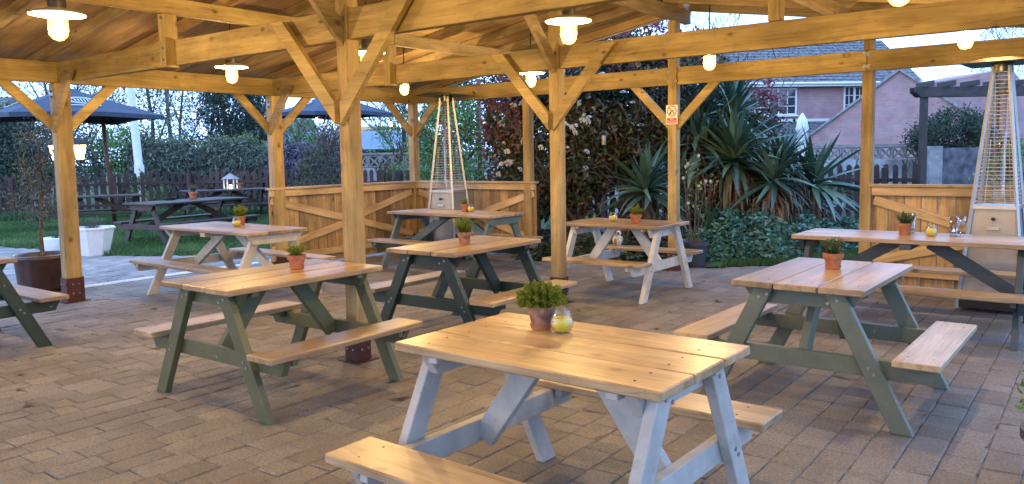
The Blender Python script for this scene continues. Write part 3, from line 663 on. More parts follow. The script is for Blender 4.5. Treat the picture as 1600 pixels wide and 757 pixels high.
table((-9.1, 4.45, 0), R(66), 2.1, M['darkwood'], M['darkwood'], True, 'dark stained lawn table pierced by the left navy parasol, behind the lamp post', DG, False, .86, bench=M['darkwood'])

# ------------------------------------------------------------------ pots, candles, glasses
def herb(root, z, r, h, n, mat, style, seed):
    rg = np.random.default_rng(seed)
    if style == 'mound':
        q = unit(rg.normal(size=(n, 3))); q[:, 2] = np.abs(q[:, 2]) * 1.0 - .15; k = rg.uniform(.45, 1, (n, 1)) ** .5
        lump = 1 + .10 * np.sin(q[:, :1] * 16 + q[:, 1:2] * 13) + .10 * np.sin(q[:, 2:3] * 19 + q[:, :1] * 8)
        p = q * k * lump * np.array([r, r, h]) + [0, 0, z + h * .1]
        V, F, t = leafgeo(p, .0085, .75, .1, unit(q) * 1.2, tone=np.clip(rg.uniform(.25, 1.0, n), 0, 1)); return npmesh('foliage', V, F, t, mat, root)
    V = []; F = []; T = []; k = 0
    S = n
    for i in range(S):
        a = rg.uniform(0, 6.28); tilt = rg.uniform(0, .75); d = np.array([math.cos(a) * math.sin(tilt), math.sin(a) * math.sin(tilt), math.cos(tilt)])
        b0 = np.array([math.cos(a), math.sin(a), 0]) * rg.uniform(0, r * .35) + [0, 0, z]; L = h * rg.uniform(.6, 1.1)
        m = int(L / .0045) ; s = np.linspace(.12, 1, m)[:, None]; p = b0 + d * L * s + np.array([0, 0, -.02]) * s ** 2 * tilt
        dirs = unit(rg.normal(size=(m, 3))) + d * .8
        v, f, t = leafgeo(p, .020 * (1.1 - .4 * s.mean()), .28, .1, dirs, np.clip(rg.uniform(0, .5, m) + s[:, 0] * .5, 0, 1)); V.append(v); F.append(f + k); T.append(t); k += len(v)
    return npmesh('foliage', np.concatenate(V), np.concatenate(F), np.concatenate(T), mat, root)
def pot(loc, label, style='sprig', mat='terracotta', r=.058, h=.098, hr=.075, hh=.10, n=75, leaf='herb', seed=1, name='potted_herb', group='potted herbs standing on the tables'):
    t = thing(name, label, 'potted plant', loc, 0, group)
    if style == 'sprig' and r < .07: q_ = (seed * 37 % 10) / 10; r *= .93 + .16 * q_; h *= 1.06 - .14 * q_; hr *= .85 + .35 * ((seed * 53 % 10) / 10)
    b = B(); b.lathe([(0, .012), (r * .66, .012), (r * .92, h * .70), (r * 1.0, h * .70), (r * 1.04, h), (r * .95, h), (r * .9, h - .014)], n=28); b.build('pot', M[mat], t)
    b = B(); b.lathe([(0, .001), (r * .72, .001), (r * .82, .020), (r * .76, .020), (r * .70, .008), (0, .008)], n=28); b.build('saucer', M['saucer'], t)
    b = B(); b.lathe([(0, h - .010), (r * .9, h - .012)], n=20); b.build('soil', M['soil'], t)
    herb(t, h - .01 if style != 'mound' else h + .012, hr, hh, n, M[leaf], style, seed); return t
def candle(loc, label):
    t = thing('candle_jar', label, 'candle jar', loc, 0, 'yellow candles in dimpled glass jars')
    b = B(); b.lathe([(0, .001), (.030, .001), (.040, .010), (.048, .035), (.047, .055), (.036, .085), (.029, .098), (.031, .106), (.0285, .106), (.0265, .098), (.034, .083), (.044, .055), (.045, .036), (.037, .012), (.028, .005), (0, .005)], n=28); b.build('glass_jar', M['jar'], t, sharp=False)
    b = B(); b.lathe([(0, .006), (.027, .006), (.036, .014), (.0435, .036), (.0425, .052), (.037, .062), (0, .063)], n=28); b.build('wax', M['wax'], t)
    b = B(); b.tube([(0, 0, .06), (0, 0, .072)], .001, 5); b.build('wick', M['signblack'], t); return t
TZ = .7512
pot((6.97, -1.19, TZ), 'limed terracotta pot with a round yellow green herb mound on the nearest table', 'mound', 'terra_old', hr=.098, hh=.085, n=15000, seed=3)
candle((7.085, -1.205, TZ), 'yellow candle jar touching the limed pot on the nearest table')
pot((4.54, -.56, TZ), 'terracotta pot of upright herb on the olive green legged table', n=60, seed=4, hh=.085)
pot((4.56, 1.15, TZ), 'terracotta pot of tall feathery herb on the bottle green legged table', 'sprig', 'terra_old', n=85, seed=5, hh=.13)
pot((2.07, 4.09, TZ), 'small terracotta pot of herb on the long grey teal table', n=45, seed=6, hh=.09)
candle((2.18, 4.08, TZ), 'yellow candle jar next to the pot on the long grey teal table')
candle((4.62, 3.54, TZ), 'yellow candle jar standing alone on the cream white table')
pot((4.91, 3.51, TZ), 'terracotta pot of spreading herb on the cream white table', n=50, seed=7, hh=.10)
pot((7.52, 1.18, TZ), 'terracotta pot of dark rosemary on the sage green legged table', n=65, seed=8, leaf='herbdark', hh=.10)
pot((7.49, 3.47, TZ), 'terracotta pot of dark rosemary on the blue black legged table by the glasses', n=70, seed=9, leaf='herbdark', hh=.10)
candle((7.70, 3.43, TZ), 'yellow candle jar between the pot and the glasses on the blue black legged table')
pot((1.09, 1.36, TZ), 'terracotta pot of bushy herb on the buttermilk coloured table', n=110, seed=10, hh=.12, hr=.09)
candle((1.19, 1.24, TZ), 'yellow candle jar in front of the pot on the buttermilk coloured table')
pot((-5.2, 4.6, .7512), 'pot of heather on the nearest dark lawn table', 'sprig', 'terracotta', .085, .14, n=60, hh=.15, seed=11, leaf='greygreen')
pot((-9.2, 8.35, .7512), 'pot of heather on the farthest dark lawn table', 'sprig', 'terracotta', .085, .14, n=50, hh=.13, seed=12, leaf='greygreen')
for (x, y, lab) in ((-5.25, 4.15, 'round dark ashtray on the nearest dark lawn table'), (-9.35, 7.6, 'round dark ashtray on the farthest dark lawn table')):
    b = B(); b.lathe([(0, 0), (.10, 0), (.11, .05), (.09, .05), (.085, .015), (0, .015)]); o = b.build('ashtray', M['black'], None, loc=(x, y, .7515)); tag(o, lab, 'ashtray', 'ashtrays on the lawn tables')
def tumbler(loc, label, r, h, stem=False):
    t = thing('drinking_glass', label, 'glass', loc, 0, 'empty glasses on the right table')
    if stem: pr = [(0, .001), (.034, .001), (.034, .004), (.006, .010), (.005, .045), (.012, .055), (.034, .08), (.038, .13), (.034, .168), (.032, .168), (.036, .13), (.032, .083), (0, .06)]
    else: pr = [(0, .001), (r * .8, .001), (r * .82, .01), (r, h), (r * .93, h), (r * .76, .018), (0, .018)]
    b = B(); b.lathe(pr, n=28); b.build('glass_body', M['tumbler'], t, sharp=False)
    if not stem:
        b = B(); b.lathe([(0, .019), (r * .74, .019), (r * .76, .035), (0, .035)]); b.build('drink_dregs', M['lead'], t)
    return t
tumbler((7.50, 3.70, TZ), 'tall straight glass behind the rosemary pot on the right table', .036, .165)
tumbler((7.845, 3.56, TZ), 'tall straight glass with dark dregs behind the stemmed glass', .036, .165)
tumbler((7.905, 3.50, TZ), 'stemmed beer glass on the blue black legged table', .04, .17, True)
# owl on the rear bench of the cream table
ow = thing('owl_figurine', 'small glazed owl ornament sitting on the rear bench of the cream table', 'ornament', (4.265, 4.26, .4055), R(20))
b = B(); b.lathe([(0, 0), (.035, 0), (.052, .03), (.056, .06), (.048, .095), (.036, .115)], n=18); b.build('body', M['owl_white'], ow)
b = B(); b.lathe([(.034, .108), (.044, .125), (.046, .145), (.036, .165), (.015, .176), (0, .178)], n=18); b.build('head', M['owl_white'], ow)
b = B(); b.lathe([(0, .0), (.02, .01), (.03, .04), (.026, .07), (.012, .09), (0, .095)], (-.014, -.03, .004), 12); b.build('breast', M['owl_brown'], ow)
for s in (-1, 1):
    b = B(); b.tube([(s * .018, -.040, .148), (s * .018, -.047, .148)], .012, 10); b.build('eye', M['signblack'], ow)
    b = B(); b.lathe([(0, 0), (.012, .03), (.016, .06), (.008, .09), (0, .095)], (s * .05, .002, .015), 8); b.build('wing', M['owl_brown'] if s < 0 else M['steel'], ow)
b = B(); b.lathe([(.006, 0), (0, -.016)], (0, -.048, .138), 6); b.build('beak', M['saucer'], ow)

# ------------------------------------------------------------------ cladding screens
def screen(name, label, p0, p1, inward, zt=1.105, bw=.158):
    """board screen between two posts; inward = unit vector towards the tables"""
    p0 = Vector((*p0, 0)); p1 = Vector((*p1, 0)); t = thing(name, label, 'screen wall', (p0 + p1) / 2, 0, 'low boarded screens round the pavilion'); I = inv(t)
    d = (p1 - p0).normalized(); L = (p1 - p0).length; n = int(L / bw); bw = L / n; w_in = Vector((*inward, 0))
    for i in range(n):
        a = p0 + d * (bw * (i + .5)) - w_in * (.012 + random.uniform(0, .005))
        board('cladding_board', a + Vector((0, 0, .03)), a + Vector((0, 0, zt - .03)), bw - .006, .02, M['clad'], t, up=tuple(w_in), bev=.002, inv_=I)
    def rail(n_, a, c, z0, z1, wd, h, off, mat=M['cladrail']):
        board(n_, p0 + d * a + w_in * off + Vector((0, 0, z0)), p0 + d * c + w_in * off + Vector((0, 0, z1)), wd, h, mat, t, bev=.003, inv_=I)
    rail('top_rail', .0, L, zt - .075, zt - .075, .045, .09, .024); rail('capping', -.02, L + .02, zt - .014, zt - .014, .12, .028, .01)
    rail('bottom_rail', .0, L, .17, .17, .04, .09, .022)
    hm = L / 2 - .05; zm = (zt + .1) / 2
    rail('cross_brace', .02, L - .03, zt - .17, .27, .022, .1, .013)
    rail('cross_brace', .02, hm, .27, zm - .035 - .02, .022, .1, .0132); rail('cross_brace', L / 2 + .05, L - .03, zm - .02 + .02, zt - .17, .022, .1, .0132)
    return t
screen('boarded_screen', 'cross braced boarded screen between the two left rear posts', (-.0, YB - .14), (0, YC - .062), (1, 0))
screen('boarded_screen', 'cross braced boarded screen behind the left patio heater', (.062, YC), (2.244 + .12, YC), (0, -1))
screen('boarded_screen', 'cross braced boarded screen behind the right patio heater', (6.82, YC), (9.05, YC), (0, -1))

# ------------------------------------------------------------------ pyramid heaters
def heater(loc, rot, label, s=1.0):
    t = thing('patio_heater', label, 'patio heater', loc, rot, 'pyramid gas heaters'); t.scale = (s, s, s)
    zb, z1, z2 = .06, .93, 2.17; w0, w1, w2 = .255, .178, .062       # half widths
    W = lambda z: w0 + (w2 - w0) * (z - zb) / (z2 - zb)
    for sx in (-1, 1):
        for sy in (-1, 1):
            b = B(); a = Vector((sx * W(.02), sy * W(.02), .02)); c = Vector((sx * W(z2 + .03), sy * W(z2 + .03), z2 + .03)); b.tube([a, c], .017, 4); b.build('corner_leg', M['steel'], t, sharp=True)
    for k in range(4):
        m = Matrix.Rotation(k * math.pi / 2, 4, 'Z'); a = W(.1) - .012; c = W(z1) - .012
        b = B(); b.add([m @ Vector(v) for v in ((-a, -a, .1), (a, -a, .1), (c, -c, z1), (-c, -c, z1), (-a, -a + .008, .1), (a, -a + .008, .1), (c, -c + .008, z1), (-c, -c + .008, z1))],
                       [(0, 1, 2, 3), (7, 6, 5, 4), (0, 4, 5, 1), (2, 6, 7, 3), (1, 5, 6, 2), (0, 3, 7, 4)]); b.build('side_panel', M['panel'], t)
    b = B(); c = W(z1) - .006; b.box((0, 0, z1 + .012), (2 * c + .03, 2 * c + .03, .03)); b.build('burner_deck', M['steel'], t)
    for k in range(4):
        m = Matrix.Rotation(k * math.pi / 2, 4, 'Z'); b = B(); z = z1 + .06
        while z < z2 - .02:
            q = W(z) - .004; b.tube([m @ Vector((-q, -q, z)), m @ Vector((q, -q, z))], .0032, 4, False); z += .034
        g = b.build('wire_guard', M['steel'], t, sharp=False)
        b = B()
        for u_ in (-.45, .45): b.tube([m @ Vector((u_ * W(z1 + .05), -W(z1 + .05) + .004, z1 + .05)), m @ Vector((u_ * W(z1 + .62), -W(z1 + .62) + .004, z1 + .62))], .003, 4, False)
        b.build('inner_guard', M['steel'], t, sharp=False)
    b = B(); b.lathe([(.05, z1 + .03), (.05, z2 - .03), (.046, z2 - .03)], n=20); b.build('glass_tube', M['glass'], t, sharp=False)
    b = B(); b.lathe([(.0, z2 - .02), (.085, z2 - .02), (.085, z2 + .05), (.0, z2 + .05)], n=20); b.build('head', M['reflector'], t)
    b = B(); b.prism([(-.30, z2 + .055), (.30, z2 + .055), (.10, z2 + .085), (-.10, z2 + .085)], -.30, .30); b.build('reflector', M['reflector'], t)
    b = B(); b.box((0, 0, .065), (.52, .52, .07)); b.build('base', M['black'], t)
    b = B(); b.tube([(0, -W(.84) - .004, .84), (0, -W(.84) - .03, .84)], .016, 12); b.build('knob', M['black'], t)
    b = B(); b.box((0, -W(.755) - .001, .755), (.095, .014, .026)); b.build('handle', M['steel'], t)
    return t
hx, hy = 1.62, 4.72
heater((8.06, 4.52, 0), R(-3), 'tall pyramid patio heater at the right edge beside the long table with glasses')
heater((1.28, 4.66, 0), R(8), 'pyramid patio heater standing in the left corner between the boarded screens', 1.05)

# ------------------------------------------------------------------ no smoking sign on the post
sg = thing('no_smoking_sign', 'small white and red no smoking sign fixed to the back post', 'sign', (XR, YC - .060, 1.95))
b = B(); b.box((0, -.0015, 0), (.155, .003, .235)); b.build('sign_plate', M['signwhite'], sg)
b = B(); n = 40
vs = [(r * math.cos(q * 2 * math.pi / n), y_, .045 + r * math.sin(q * 2 * math.pi / n)) for r, y_ in ((.066, -.0034), (.054, -.0034)) for q in range(n)]
b.add(vs, [(q, (q + 1) % n, n + (q + 1) % n, n + q) for q in range(n)])
m = Matrix.Translation((0, -.0050, .045)) @ Matrix.Rotation(R(45), 4, 'Y'); b.box((0, 0, 0), (.118, .001, .012), m); b.build('prohibition_ring', M['signred'], sg)
b = B(); m = Matrix.Translation((0, -.0038, .04)) @ Matrix.Rotation(R(-28), 4, 'Y'); b.box((0, 0, 0), (.062, .0008, .012), m); b.box((-.030, 0, -.014), (.030, .0008, .020), m)
b.box((.036, 0, .012), (.005, .0008, .016), m); b.build('cigarette_symbol', M['signblack'], sg)
b = B(); b.box((0, -.0034, -.073), (.132, .0008, .062)); b.build('red_panel', M['signred'], sg)
for s_, z_ in (('NO', -.059), ('SMOKING', -.085)): text(s_, .026, M['signwhite'], sg, Matrix.Translation((0, -.0046, z_)) @ Matrix.Rotation(R(90), 4, 'X'))
sb = B(); sb.box((2.31, YC - .042, 2.335), (.03, .006, .05)); o = sb.build('socket_plate', M['signwhite'], pv)
# ================================================================== OUTDOORS
def at(u, d, z=0): x, y = P(u, d); return (x, y, z)
YR = R(YAW)
# ------------------------------------------------------------------ picket fences
def picket_fence(label, pts, h=1.14, step=.135, wid=.088):
    cx, cy = pts[0]; t = thing('picket_fence', label, 'fence', (cx, cy, 0)); I = inv(t)
    b = B(); b.prism([(-wid / 2, 0), (wid / 2, 0), (wid / 2, h - .06), (wid * .34, h - .018), (0, h), (-wid * .34, h - .018), (-wid / 2, h - .06)], -.009, .009)
    pm = b.mesh('picket'); pm.materials.append(M['picket'])
    for (a, c) in zip(pts, pts[1:]):
        a = Vector((*a, 0)); c = Vector((*c, 0)); d = (c - a).normalized(); L = (c - a).length; nrm = Vector((-d.y, d.x, 0)); ang = math.atan2(d.y, d.x)
        k = 0; s = .05
        while s < L:
            q = a + d * s + nrm * .022 + Vector((0, 0, .05 + random.gauss(0, .006)))
            link('picket', pm, t, mw=I @ Matrix.Translation(q) @ Matrix.Rotation(ang, 4, 'Z') @ Matrix.Rotation(random.gauss(0, .010), 4, 'Y')); s += step
        for z in (.32, .88): board('rail', a + Vector((0, 0, z)), c + Vector((0, 0, z)), .035, .07, M['picket'], t, bev=0, inv_=I)
        s = 0
        while s < L + .1:
            q = a + d * min(s, L) - nrm * .07; board('fence_post', q + Vector((0, 0, 0)), q + Vector((0, 0, h - .02)), .1, .1, M['picket'], t, up=tuple(nrm), bev=.004, inv_=I); s += 2.4
    return t
FD = .155
picket_fence('long dark picket fence behind the lawn tables and lamp post', [P(-260, 19.3), P(20, 20.6), P(300, 22.3), P(470, 21.6)], step=.19, wid=.105)
picket_fence('dark picket fence running behind the shrubs to the pergola post', [P(470, 19.6), P(625, 18.6), P(1000, 17.2), P(1432, 15.1)], step=.165, wid=.095)
# ------------------------------------------------------------------ boundary wall with pierced blocks
bw0 = Vector((*P(540, 20.2), 0)); bw1 = Vector((*P(1452, 19.6), 0)); dW = (bw1 - bw0).normalized(); Lw = (bw1 - bw0).length; aw = math.atan2(dW.y, dW.x)
wl = thing('boundary_wall', 'grey rendered boundary wall topped with a row of pierced concrete blocks', 'wall', tuple(bw0), aw)
b = B(); b.box((Lw / 2, 0, .61), (Lw, .2, 1.22)); b.build('wall_base', M['render'], wl)
b = B(); b.box((Lw / 2, 0, 1.575), (Lw, .17, .05)); b.build('coping', M['concrete'], wl)
b = B(); s = .30; th = .035
for c, d in (((0, 0, .0175), (s, .09, th)), ((0, 0, s - .0175), (s, .09, th)), ((-s / 2 + .0175, 0, s / 2), (th, .09, s - .072)), ((s / 2 - .0175, 0, s / 2), (th, .09, s - .072))): b.box(c, d)
for a in (45, -45): b.box((0, .001 if a > 0 else -.001, 0), (.34, .084, .03), Matrix.Translation((0, 0, s / 2)) @ Matrix.Rotation(R(a), 4, 'Y'))
b.box((0, 0, s / 2), (.08, .088, .08), None)
pbm = b.mesh('pierced_block'); pbm.materials.append(M['concrete'])
for i in range(int(Lw / .31)): link('pierced_block', pbm, wl, loc=(.16 + i * .31, 0, 1.235))
w2 = thing('garden_wall', 'darker block wall with a pale pillar beside the pergola post', 'wall', at(1458, 16.8), YR)
b = B(); b.box((1.15, .1, .74), (2.6, .2, 1.48)); b.build('wall_panel', M['gardenwall'], w2)
b = B(); b.box((0, 0, .76), (.26, .26, 1.52)); b.build('pillar', M['concrete'], w2)
# ------------------------------------------------------------------ pergola
pg = thing('pergola', 'dark stained pergola corner with notched rafters, right of the last back post', 'pergola', at(1441, 13.5), YR)
dk = M['darkwood']
board('pergola_post', (0, 0, 0), (0, 0, 2.36), .1, .1, dk, pg, up=(1, 0, 0)); board('pergola_post', (3.1, 0, 0), (3.1, 0, 2.36), .1, .1, dk, pg, up=(1, 0, 0))
for y in (-.075, .075):
    b = B(); b.prism([(-.20, 2.50), (-.20, 2.42), (-.13, 2.36), (-.10, 2.335), (3.5, 2.335), (3.5, 2.50)], y - .022, y + .022); b.build('pergola_beam', dk, pg)
for x in (-.0, .36, .75, 1.14, 1.53, 1.95, 2.4, 2.8): board('pergola_rafter', (x, -.28, 2.545), (x, .24, 2.545), .045, .088, dk, pg)
# ------------------------------------------------------------------ houses
def window(parent, x0, x1, z0, z1, y, nx=3, nz=3, mull=1, name='window'):
    """casement in the wall plane y (wall faces -y)"""
    w, h = x1 - x0, z1 - z0; cx, cz = (x0 + x1) / 2, (z0 + z1) / 2
    b = B(); f = .07
    b.box((x0 + f / 2, y, cz), (f, .09, h)); b.box((x1 - f / 2, y, cz), (f, .09, h)); b.box((cx, y, z0 + f / 2), (w - 2 * f, .088, f)); b.box((cx, y, z1 - f / 2), (w - 2 * f, .088, f))
    for k in range(mull): b.box((x0 + w * (k + 1) / (mull + 1), y, cz), (.10, .084, h - 2 * f))
    fr = b.build(name, M['whitewood'], parent)
    b = B()
    for k in range(1, nx * (mull + 1)):
        if k % nx: b.box((x0 + w * k / (nx * (mull + 1)), y - .004, cz), (.03, .05, h - 2 * f))
    for k in range(1, nz): b.box((cx, y - .003, z0 + h * k / nz), (w - 2 * f, .046, .03))
    b.build('glazing_bars', M['whitewood'], fr)
    b = B(); b.box((cx, y + .01, cz), (w - .02, .012, h - .02)); b.build('pane', M['winglass'], fr)
    b = B(); b.box((cx, y - .06, z0 - .04), (w + .16, .12, .06)); b.build('sill', M['whitewood'], fr)
m_, ns_, ls_, b_ = newmat('window_glass'); b_.inputs['Base Color'].default_value = (.03, .04, .055, 1); b_.inputs['Roughness'].default_value = .08; b_.inputs['Specular IOR Level'].default_value = .8; M['winglass'] = m_
def tiles(parent, poly, rows, name='roof_tiles', mat=None):
    """roof slope between eave edge a-b and ridge edge d-c, overlapping courses of real depth"""
    a, b2, c, d = [Vector(p) for p in poly]; b = B(); nrm = (b2 - a).cross(d - a).normalized()
    if nrm.z < 0: nrm = -nrm
    for i in range(rows):
        u0, u1 = i / rows, (i + 1.06) / rows
        p = [a.lerp(d, u0), b2.lerp(c, u0), b2.lerp(c, min(u1, 1)), a.lerp(d, min(u1, 1))]
        n = max(1, int((p[1] - p[0]).length / .30)); 
        for k in range(n):
            o = nrm * (.030 + random.uniform(-.010, .012)); q0, q1 = (k + .02) / n, (k + .98) / n
            A, Bq, Cq, D = p[0].lerp(p[1], q0) + o, p[0].lerp(p[1], q1) + o, p[3].lerp(p[2], q1) + nrm * .004, p[3].lerp(p[2], q0) + nrm * .004
            b.add([A, Bq, Cq, D, A - o * 1.0, Bq - o * 1.0], [(0, 1, 2, 3), (0, 4, 5, 1)])
    return tag(b.build(name, mat or M['tile'], parent), kind='stuff')
# main house: frame x along the facade, facing -y, set square to the view line
HD = 38.
hs_ = thing('brick_house', 'pink brick house with tiled roof and white casement windows seen past the yucca', 'house', at(1250, HD), YR + R(4))
sc_ = HD / 1240.27
def hx_(u): return (u - 1250) * sc_
Ze = 4.55
b = B(); b.box((hx_(1240), 3.5, Ze / 2), (11.6, 7, Ze)); b.build('wall', M['brick'], hs_)
x0, x1 = hx_(1240) - 6.2, hx_(1240) + 6.1
tiles(hs_, [(x0, -.45, Ze + .05), (x1, -.45, Ze + .05), (x1, 3.5, Ze + 2.55), (x0, 3.5, Ze + 2.55)], 15)
b = B(); b.prism([(-.40, Ze + .03), (3.5, Ze + 2.5), (7.4, Ze + .03)], 0, x1 - x0 - .04, Matrix.Translation((x0 + .02, 0, 0)) @ Matrix(((0, 1, 0, 0), (1, 0, 0, 0), (0, 0, 1, 0), (0, 0, 0, 1)))); b.build('roof_deck', M['tile'], hs_)
b = B(); b.box((x0 / 2 + x1 / 2, -.46, Ze - .02), (x1 - x0, .05, .16)); b.tube([(x0, -.54, Ze + .04), (x1, -.54, Ze + .04)], .06, 6); b.build('gutter', M['whitewood'], hs_)
window(hs_, hx_(1184), hx_(1243), 3.15, 4.42, -.03, 2, 3, 1); window(hs_, hx_(1318), hx_(1352), 3.15, 4.48, -.03, 2, 3, 1)
b = B(); b.box(((hx_(1195) + hx_(1322)) / 2, -1.25, 2.84), (hx_(1322) - hx_(1195), .05, .14)); 
tiles(hs_, [(hx_(1150), -2.3, 1.75), (hx_(1330), -2.3, 1.75), (hx_(1330), -.02, 2.85), (hx_(1150), -.02, 2.85)], 8, 'porch_tiles')
b = B(); b.box(((hx_(1240)), -.03, 2.90), (5.2, .06, .12)); b.build('porch_flashing', M['whitewood'], hs_)
b = B(); b.box((hx_(1240), -1.2, .85), (5.3, 2.0, 1.68)); b.build('porch_wall', M['brick'], hs_)
# garage wing with its gable to the view
gw = thing('gabled_garage', 'pink brick gabled wing with a tiled roof in front of the brick house', 'building', at(1402, 33.2), YR - R(30))
ga_, gz, hw = 4.72, 1.45, 4.4
for (nm, mt, yy, dd) in (('gable_wall', M['brick'], 0, .25),):
    b = B(); b.prism([(-hw, 0), (hw, 0), (hw, gz), (0, ga_ - .05), (-hw, gz)], 0, .25); b.build(nm, mt, gw)
for s in (-1, 1):
    e = (s * (hw + .25), 0, gz - .2); tiles(gw, [(e[0], -.12, e[2]), (e[0], 7.5, e[2]), (0, 7.5, ga_ + .04), (0, -.12, ga_ + .04)] if s > 0 else [(e[0], 7.5, e[2]), (e[0], -.12, e[2]), (0, -.12, ga_ + .04), (0, 7.5, ga_ + .04)], 17)
    board('verge', (e[0], -.10, e[2] + .0), (0, -.10, ga_ + .01), .05, .09, M['concrete'], gw)
    b = B(); b.box((s * (hw - .12), 3.8, gz / 2), (.24, 7.2, gz)); b.build('side_wall', M['brick'], gw)
b = B(); b.prism([(-hw, gz - .05), (hw, gz - .05), (0, ga_ - .10)], .26, 7.4); b.build('roof_deck', M['tile'], gw)
g2 = thing('gabled_house', 'taller pink brick house with white verge behind the garage roof at far right', 'house', at(1520, 42), YR + R(8))
s2 = 42 / 1240.27
b = B(); b.prism([(-1.8, 0), (3.2, 0), (3.2, 4.4), (2.0, 5.6), (-1.8, 4.45 + .5)], 0, 5); b.build('wall', M['brick'], g2)
board('verge', (-1.9, -.06, 4.60), (1.0, -.06, 4.28), .06, .16, M['whitewood'], g2)
b = B(); b.tube([(1.05, -.12, 5.0), (1.3, -.12, 4.3), (1.3, -.12, .1)], .05, 6); b.build('drainpipe', M['black'], g2)
# low hip roofed building in the middle distance
hb = thing('hip_roofed_shed', 'low building with blue grey hipped roof beyond the wall, right of the tall post', 'building', at(545, 36), YR)
b = B(); b.box((0, 2, .95), (9.0, 4, 1.9)); b.build('wall', M['lead'], hb)
b = B(); b.add([(-4.9, -.3, 1.85), (4.9, -.3, 1.85), (4.9, 4.3, 1.85), (-4.9, 4.3, 1.85), (-3.2, 2, 2.75), (3.0, 2, 2.75)], [(0, 1, 5, 4), (1, 2, 5), (2, 3, 4, 5), (3, 0, 4), (3, 2, 1, 0)]); b.build('hip_roof', M['slateblue'], hb)
h3 = thing('red_roofed_house', 'small dark red roof rising behind the blue grey hipped roof', 'house', at(592, 52), YR)
b = B(); b.box((0, 2, 1.3), (2.2, 3, 2.6)); b.build('wall', M['brick'], h3)
b = B(); b.prism([(-.4, 2.6), (1.5, 3.55), (3.4, 2.6)], -1.3, 1.3, Matrix(((0, 1, 0, 0), (1, 0, 0, 0), (0, 0, 1, 0), (0, 0, 0, 1)))); b.build('roof', M['roof'], h3)
gs = thing('garden_shed', 'white walled shed with teal felt roof at the far left behind the fence', 'shed', at(-18, 26), YR)
b = B(); b.box((0, 1.2, .55), (1.9, 2.4, 1.14)); b.build('wall', M['whitepot'], gs)
b = B(); b.add([(-1.15, -.2, 1.02), (1.15, -.2, 1.02), (1.15, 2.7, 1.02), (-1.15, 2.7, 1.02), (-.25, 1.2, 1.75), (.0, 1.2, 1.75)], [(0, 1, 5, 4), (1, 2, 5), (2, 3, 4, 5), (3, 0, 4), (3, 2, 1, 0)]); b.build('roof', M['rooftile_teal'], gs)
h4 = thing('distant_house', 'pale brick house end rising behind the laurel at the far left', 'house', at(-60, 44), YR)
b = B(); b.box((0, 2, 2.2), (4.0, 4, 4.4)); b.build('wall', M['concrete'], h4)
b = B(); b.prism([(-.3, 4.4), (2, 5.3), (4.3, 4.4)], -2.2, 2.2, Matrix(((0, 1, 0, 0), (1, 0, 0, 0), (0, 0, 1, 0), (0, 0, 0, 1)))); b.build('roof', M['tile'], h4)
b = B(); b.box((2.0, 1, 2.4), (.9, .9, 4.8)); b.build('chimney', M['concrete'], h4)
h5 = thing('chimneyed_house', 'house with red brick chimney showing just right of the second left post', 'house', at(418, 50), YR)
b = B(); b.box((0, 2, 1.5), (4.5, 4, 3.0)); b.build('wall', M['brick'], h5)
b = B(); b.prism([(-.3, 3.0), (2, 4.1), (4.3, 3.0)], -2.5, 2.5, Matrix(((0, 1, 0, 0), (1, 0, 0, 0), (0, 0, 1, 0), (0, 0, 0, 1)))); b.build('roof', M['tile'], h5)
b = B(); b.box((.7, 1.2, 4.4), (.55, .55, 1.3)); b.build('chimney', M['brick'], h5)

# ------------------------------------------------------------------ navy parasols
def canopy(root, r, z0, z1, mat, rot):
    n = 4; k = 8; b = B(); vs = [(0, 0, z1)]
    rings = 5
    for i in range(1, rings + 1):
        f = i / rings
        for q in range(n * k):
            a = rot + q * 2 * math.pi / (n * k); s = (q % k) / k; rr = r * f / (math.cos(math.pi / 4 - s * math.pi / 2) * 1.0) * math.cos(math.pi / 4)
            rr *= 1.0; z = z1 - (z1 - z0) * (f ** .92) + .05 * math.sin(s * math.pi) * f * 1
            vs.append((rr * math.cos(a), rr * math.sin(a), z))
    m = n * k
    fs = [(0, 1 + q, 1 + (q + 1) % m) for q in range(m)]
    for i in range(rings - 1):
        for q in range(m): fs.append((1 + i * m + q, 1 + (i + 1) * m + q, 1 + (i + 1) * m + (q + 1) % m, 1 + i * m + (q + 1) % m))
    b.add(vs, fs); 
    # hem
    base = 1 + (rings - 1) * m; hem = [(v[0], v[1], v[2] - .0) for v in vs[base:base + m]]; low = [(v[0] * 1.002, v[1] * 1.002, v[2] - .09) for v in vs[base:base + m]]
    b.add(hem + low, [(q, m + q, m + (q + 1) % m, (q + 1) % m) for q in range(m)])
    o = b.build('canopy', mat, root, sharp=True)
    for q in range(4):
        a = rot + q * math.pi / 2; b = B(); b.tube([(0, 0, z1 - .12), (r * math.cos(a) * .98, r * math.sin(a) * .98, z0 - .03)], .012, 5); b.build('rib', M['black'], root)
    return o
def logo(root, ang, dist, z, tilt, w):
    m = Matrix.Rotation(ang, 4, 'Z') @ Matrix.Translation((dist, 0, z)) @ Matrix.Rotation(tilt, 4, 'Y') @ Matrix.Rotation(R(90), 4, 'Z')
    b = B(); n = 40
    for (ra, rb) in ((1.0, .86), (.74, .66)):
        vs = [m @ Vector((r * w * math.cos(q * 2 * math.pi / n), r * w * .62 * math.sin(q * 2 * math.pi / n), .012)) for r in (ra, rb) for q in range(n)]
        b.add(vs, [(q, (q + 1) % n, n + (q + 1) % n, n + q) for q in range(n)])
    for k in range(-2, 3): b.box((k * w * .2, 0, .012), (w * .06, w * .62 * .9 * (1 - abs(k) * .17), .002), m)
    b.box((0, -w * .95, .012), (w * 2.0, w * .09, .002), m)
    return b.build('printed_emblem', M['whitecanvas'], root)
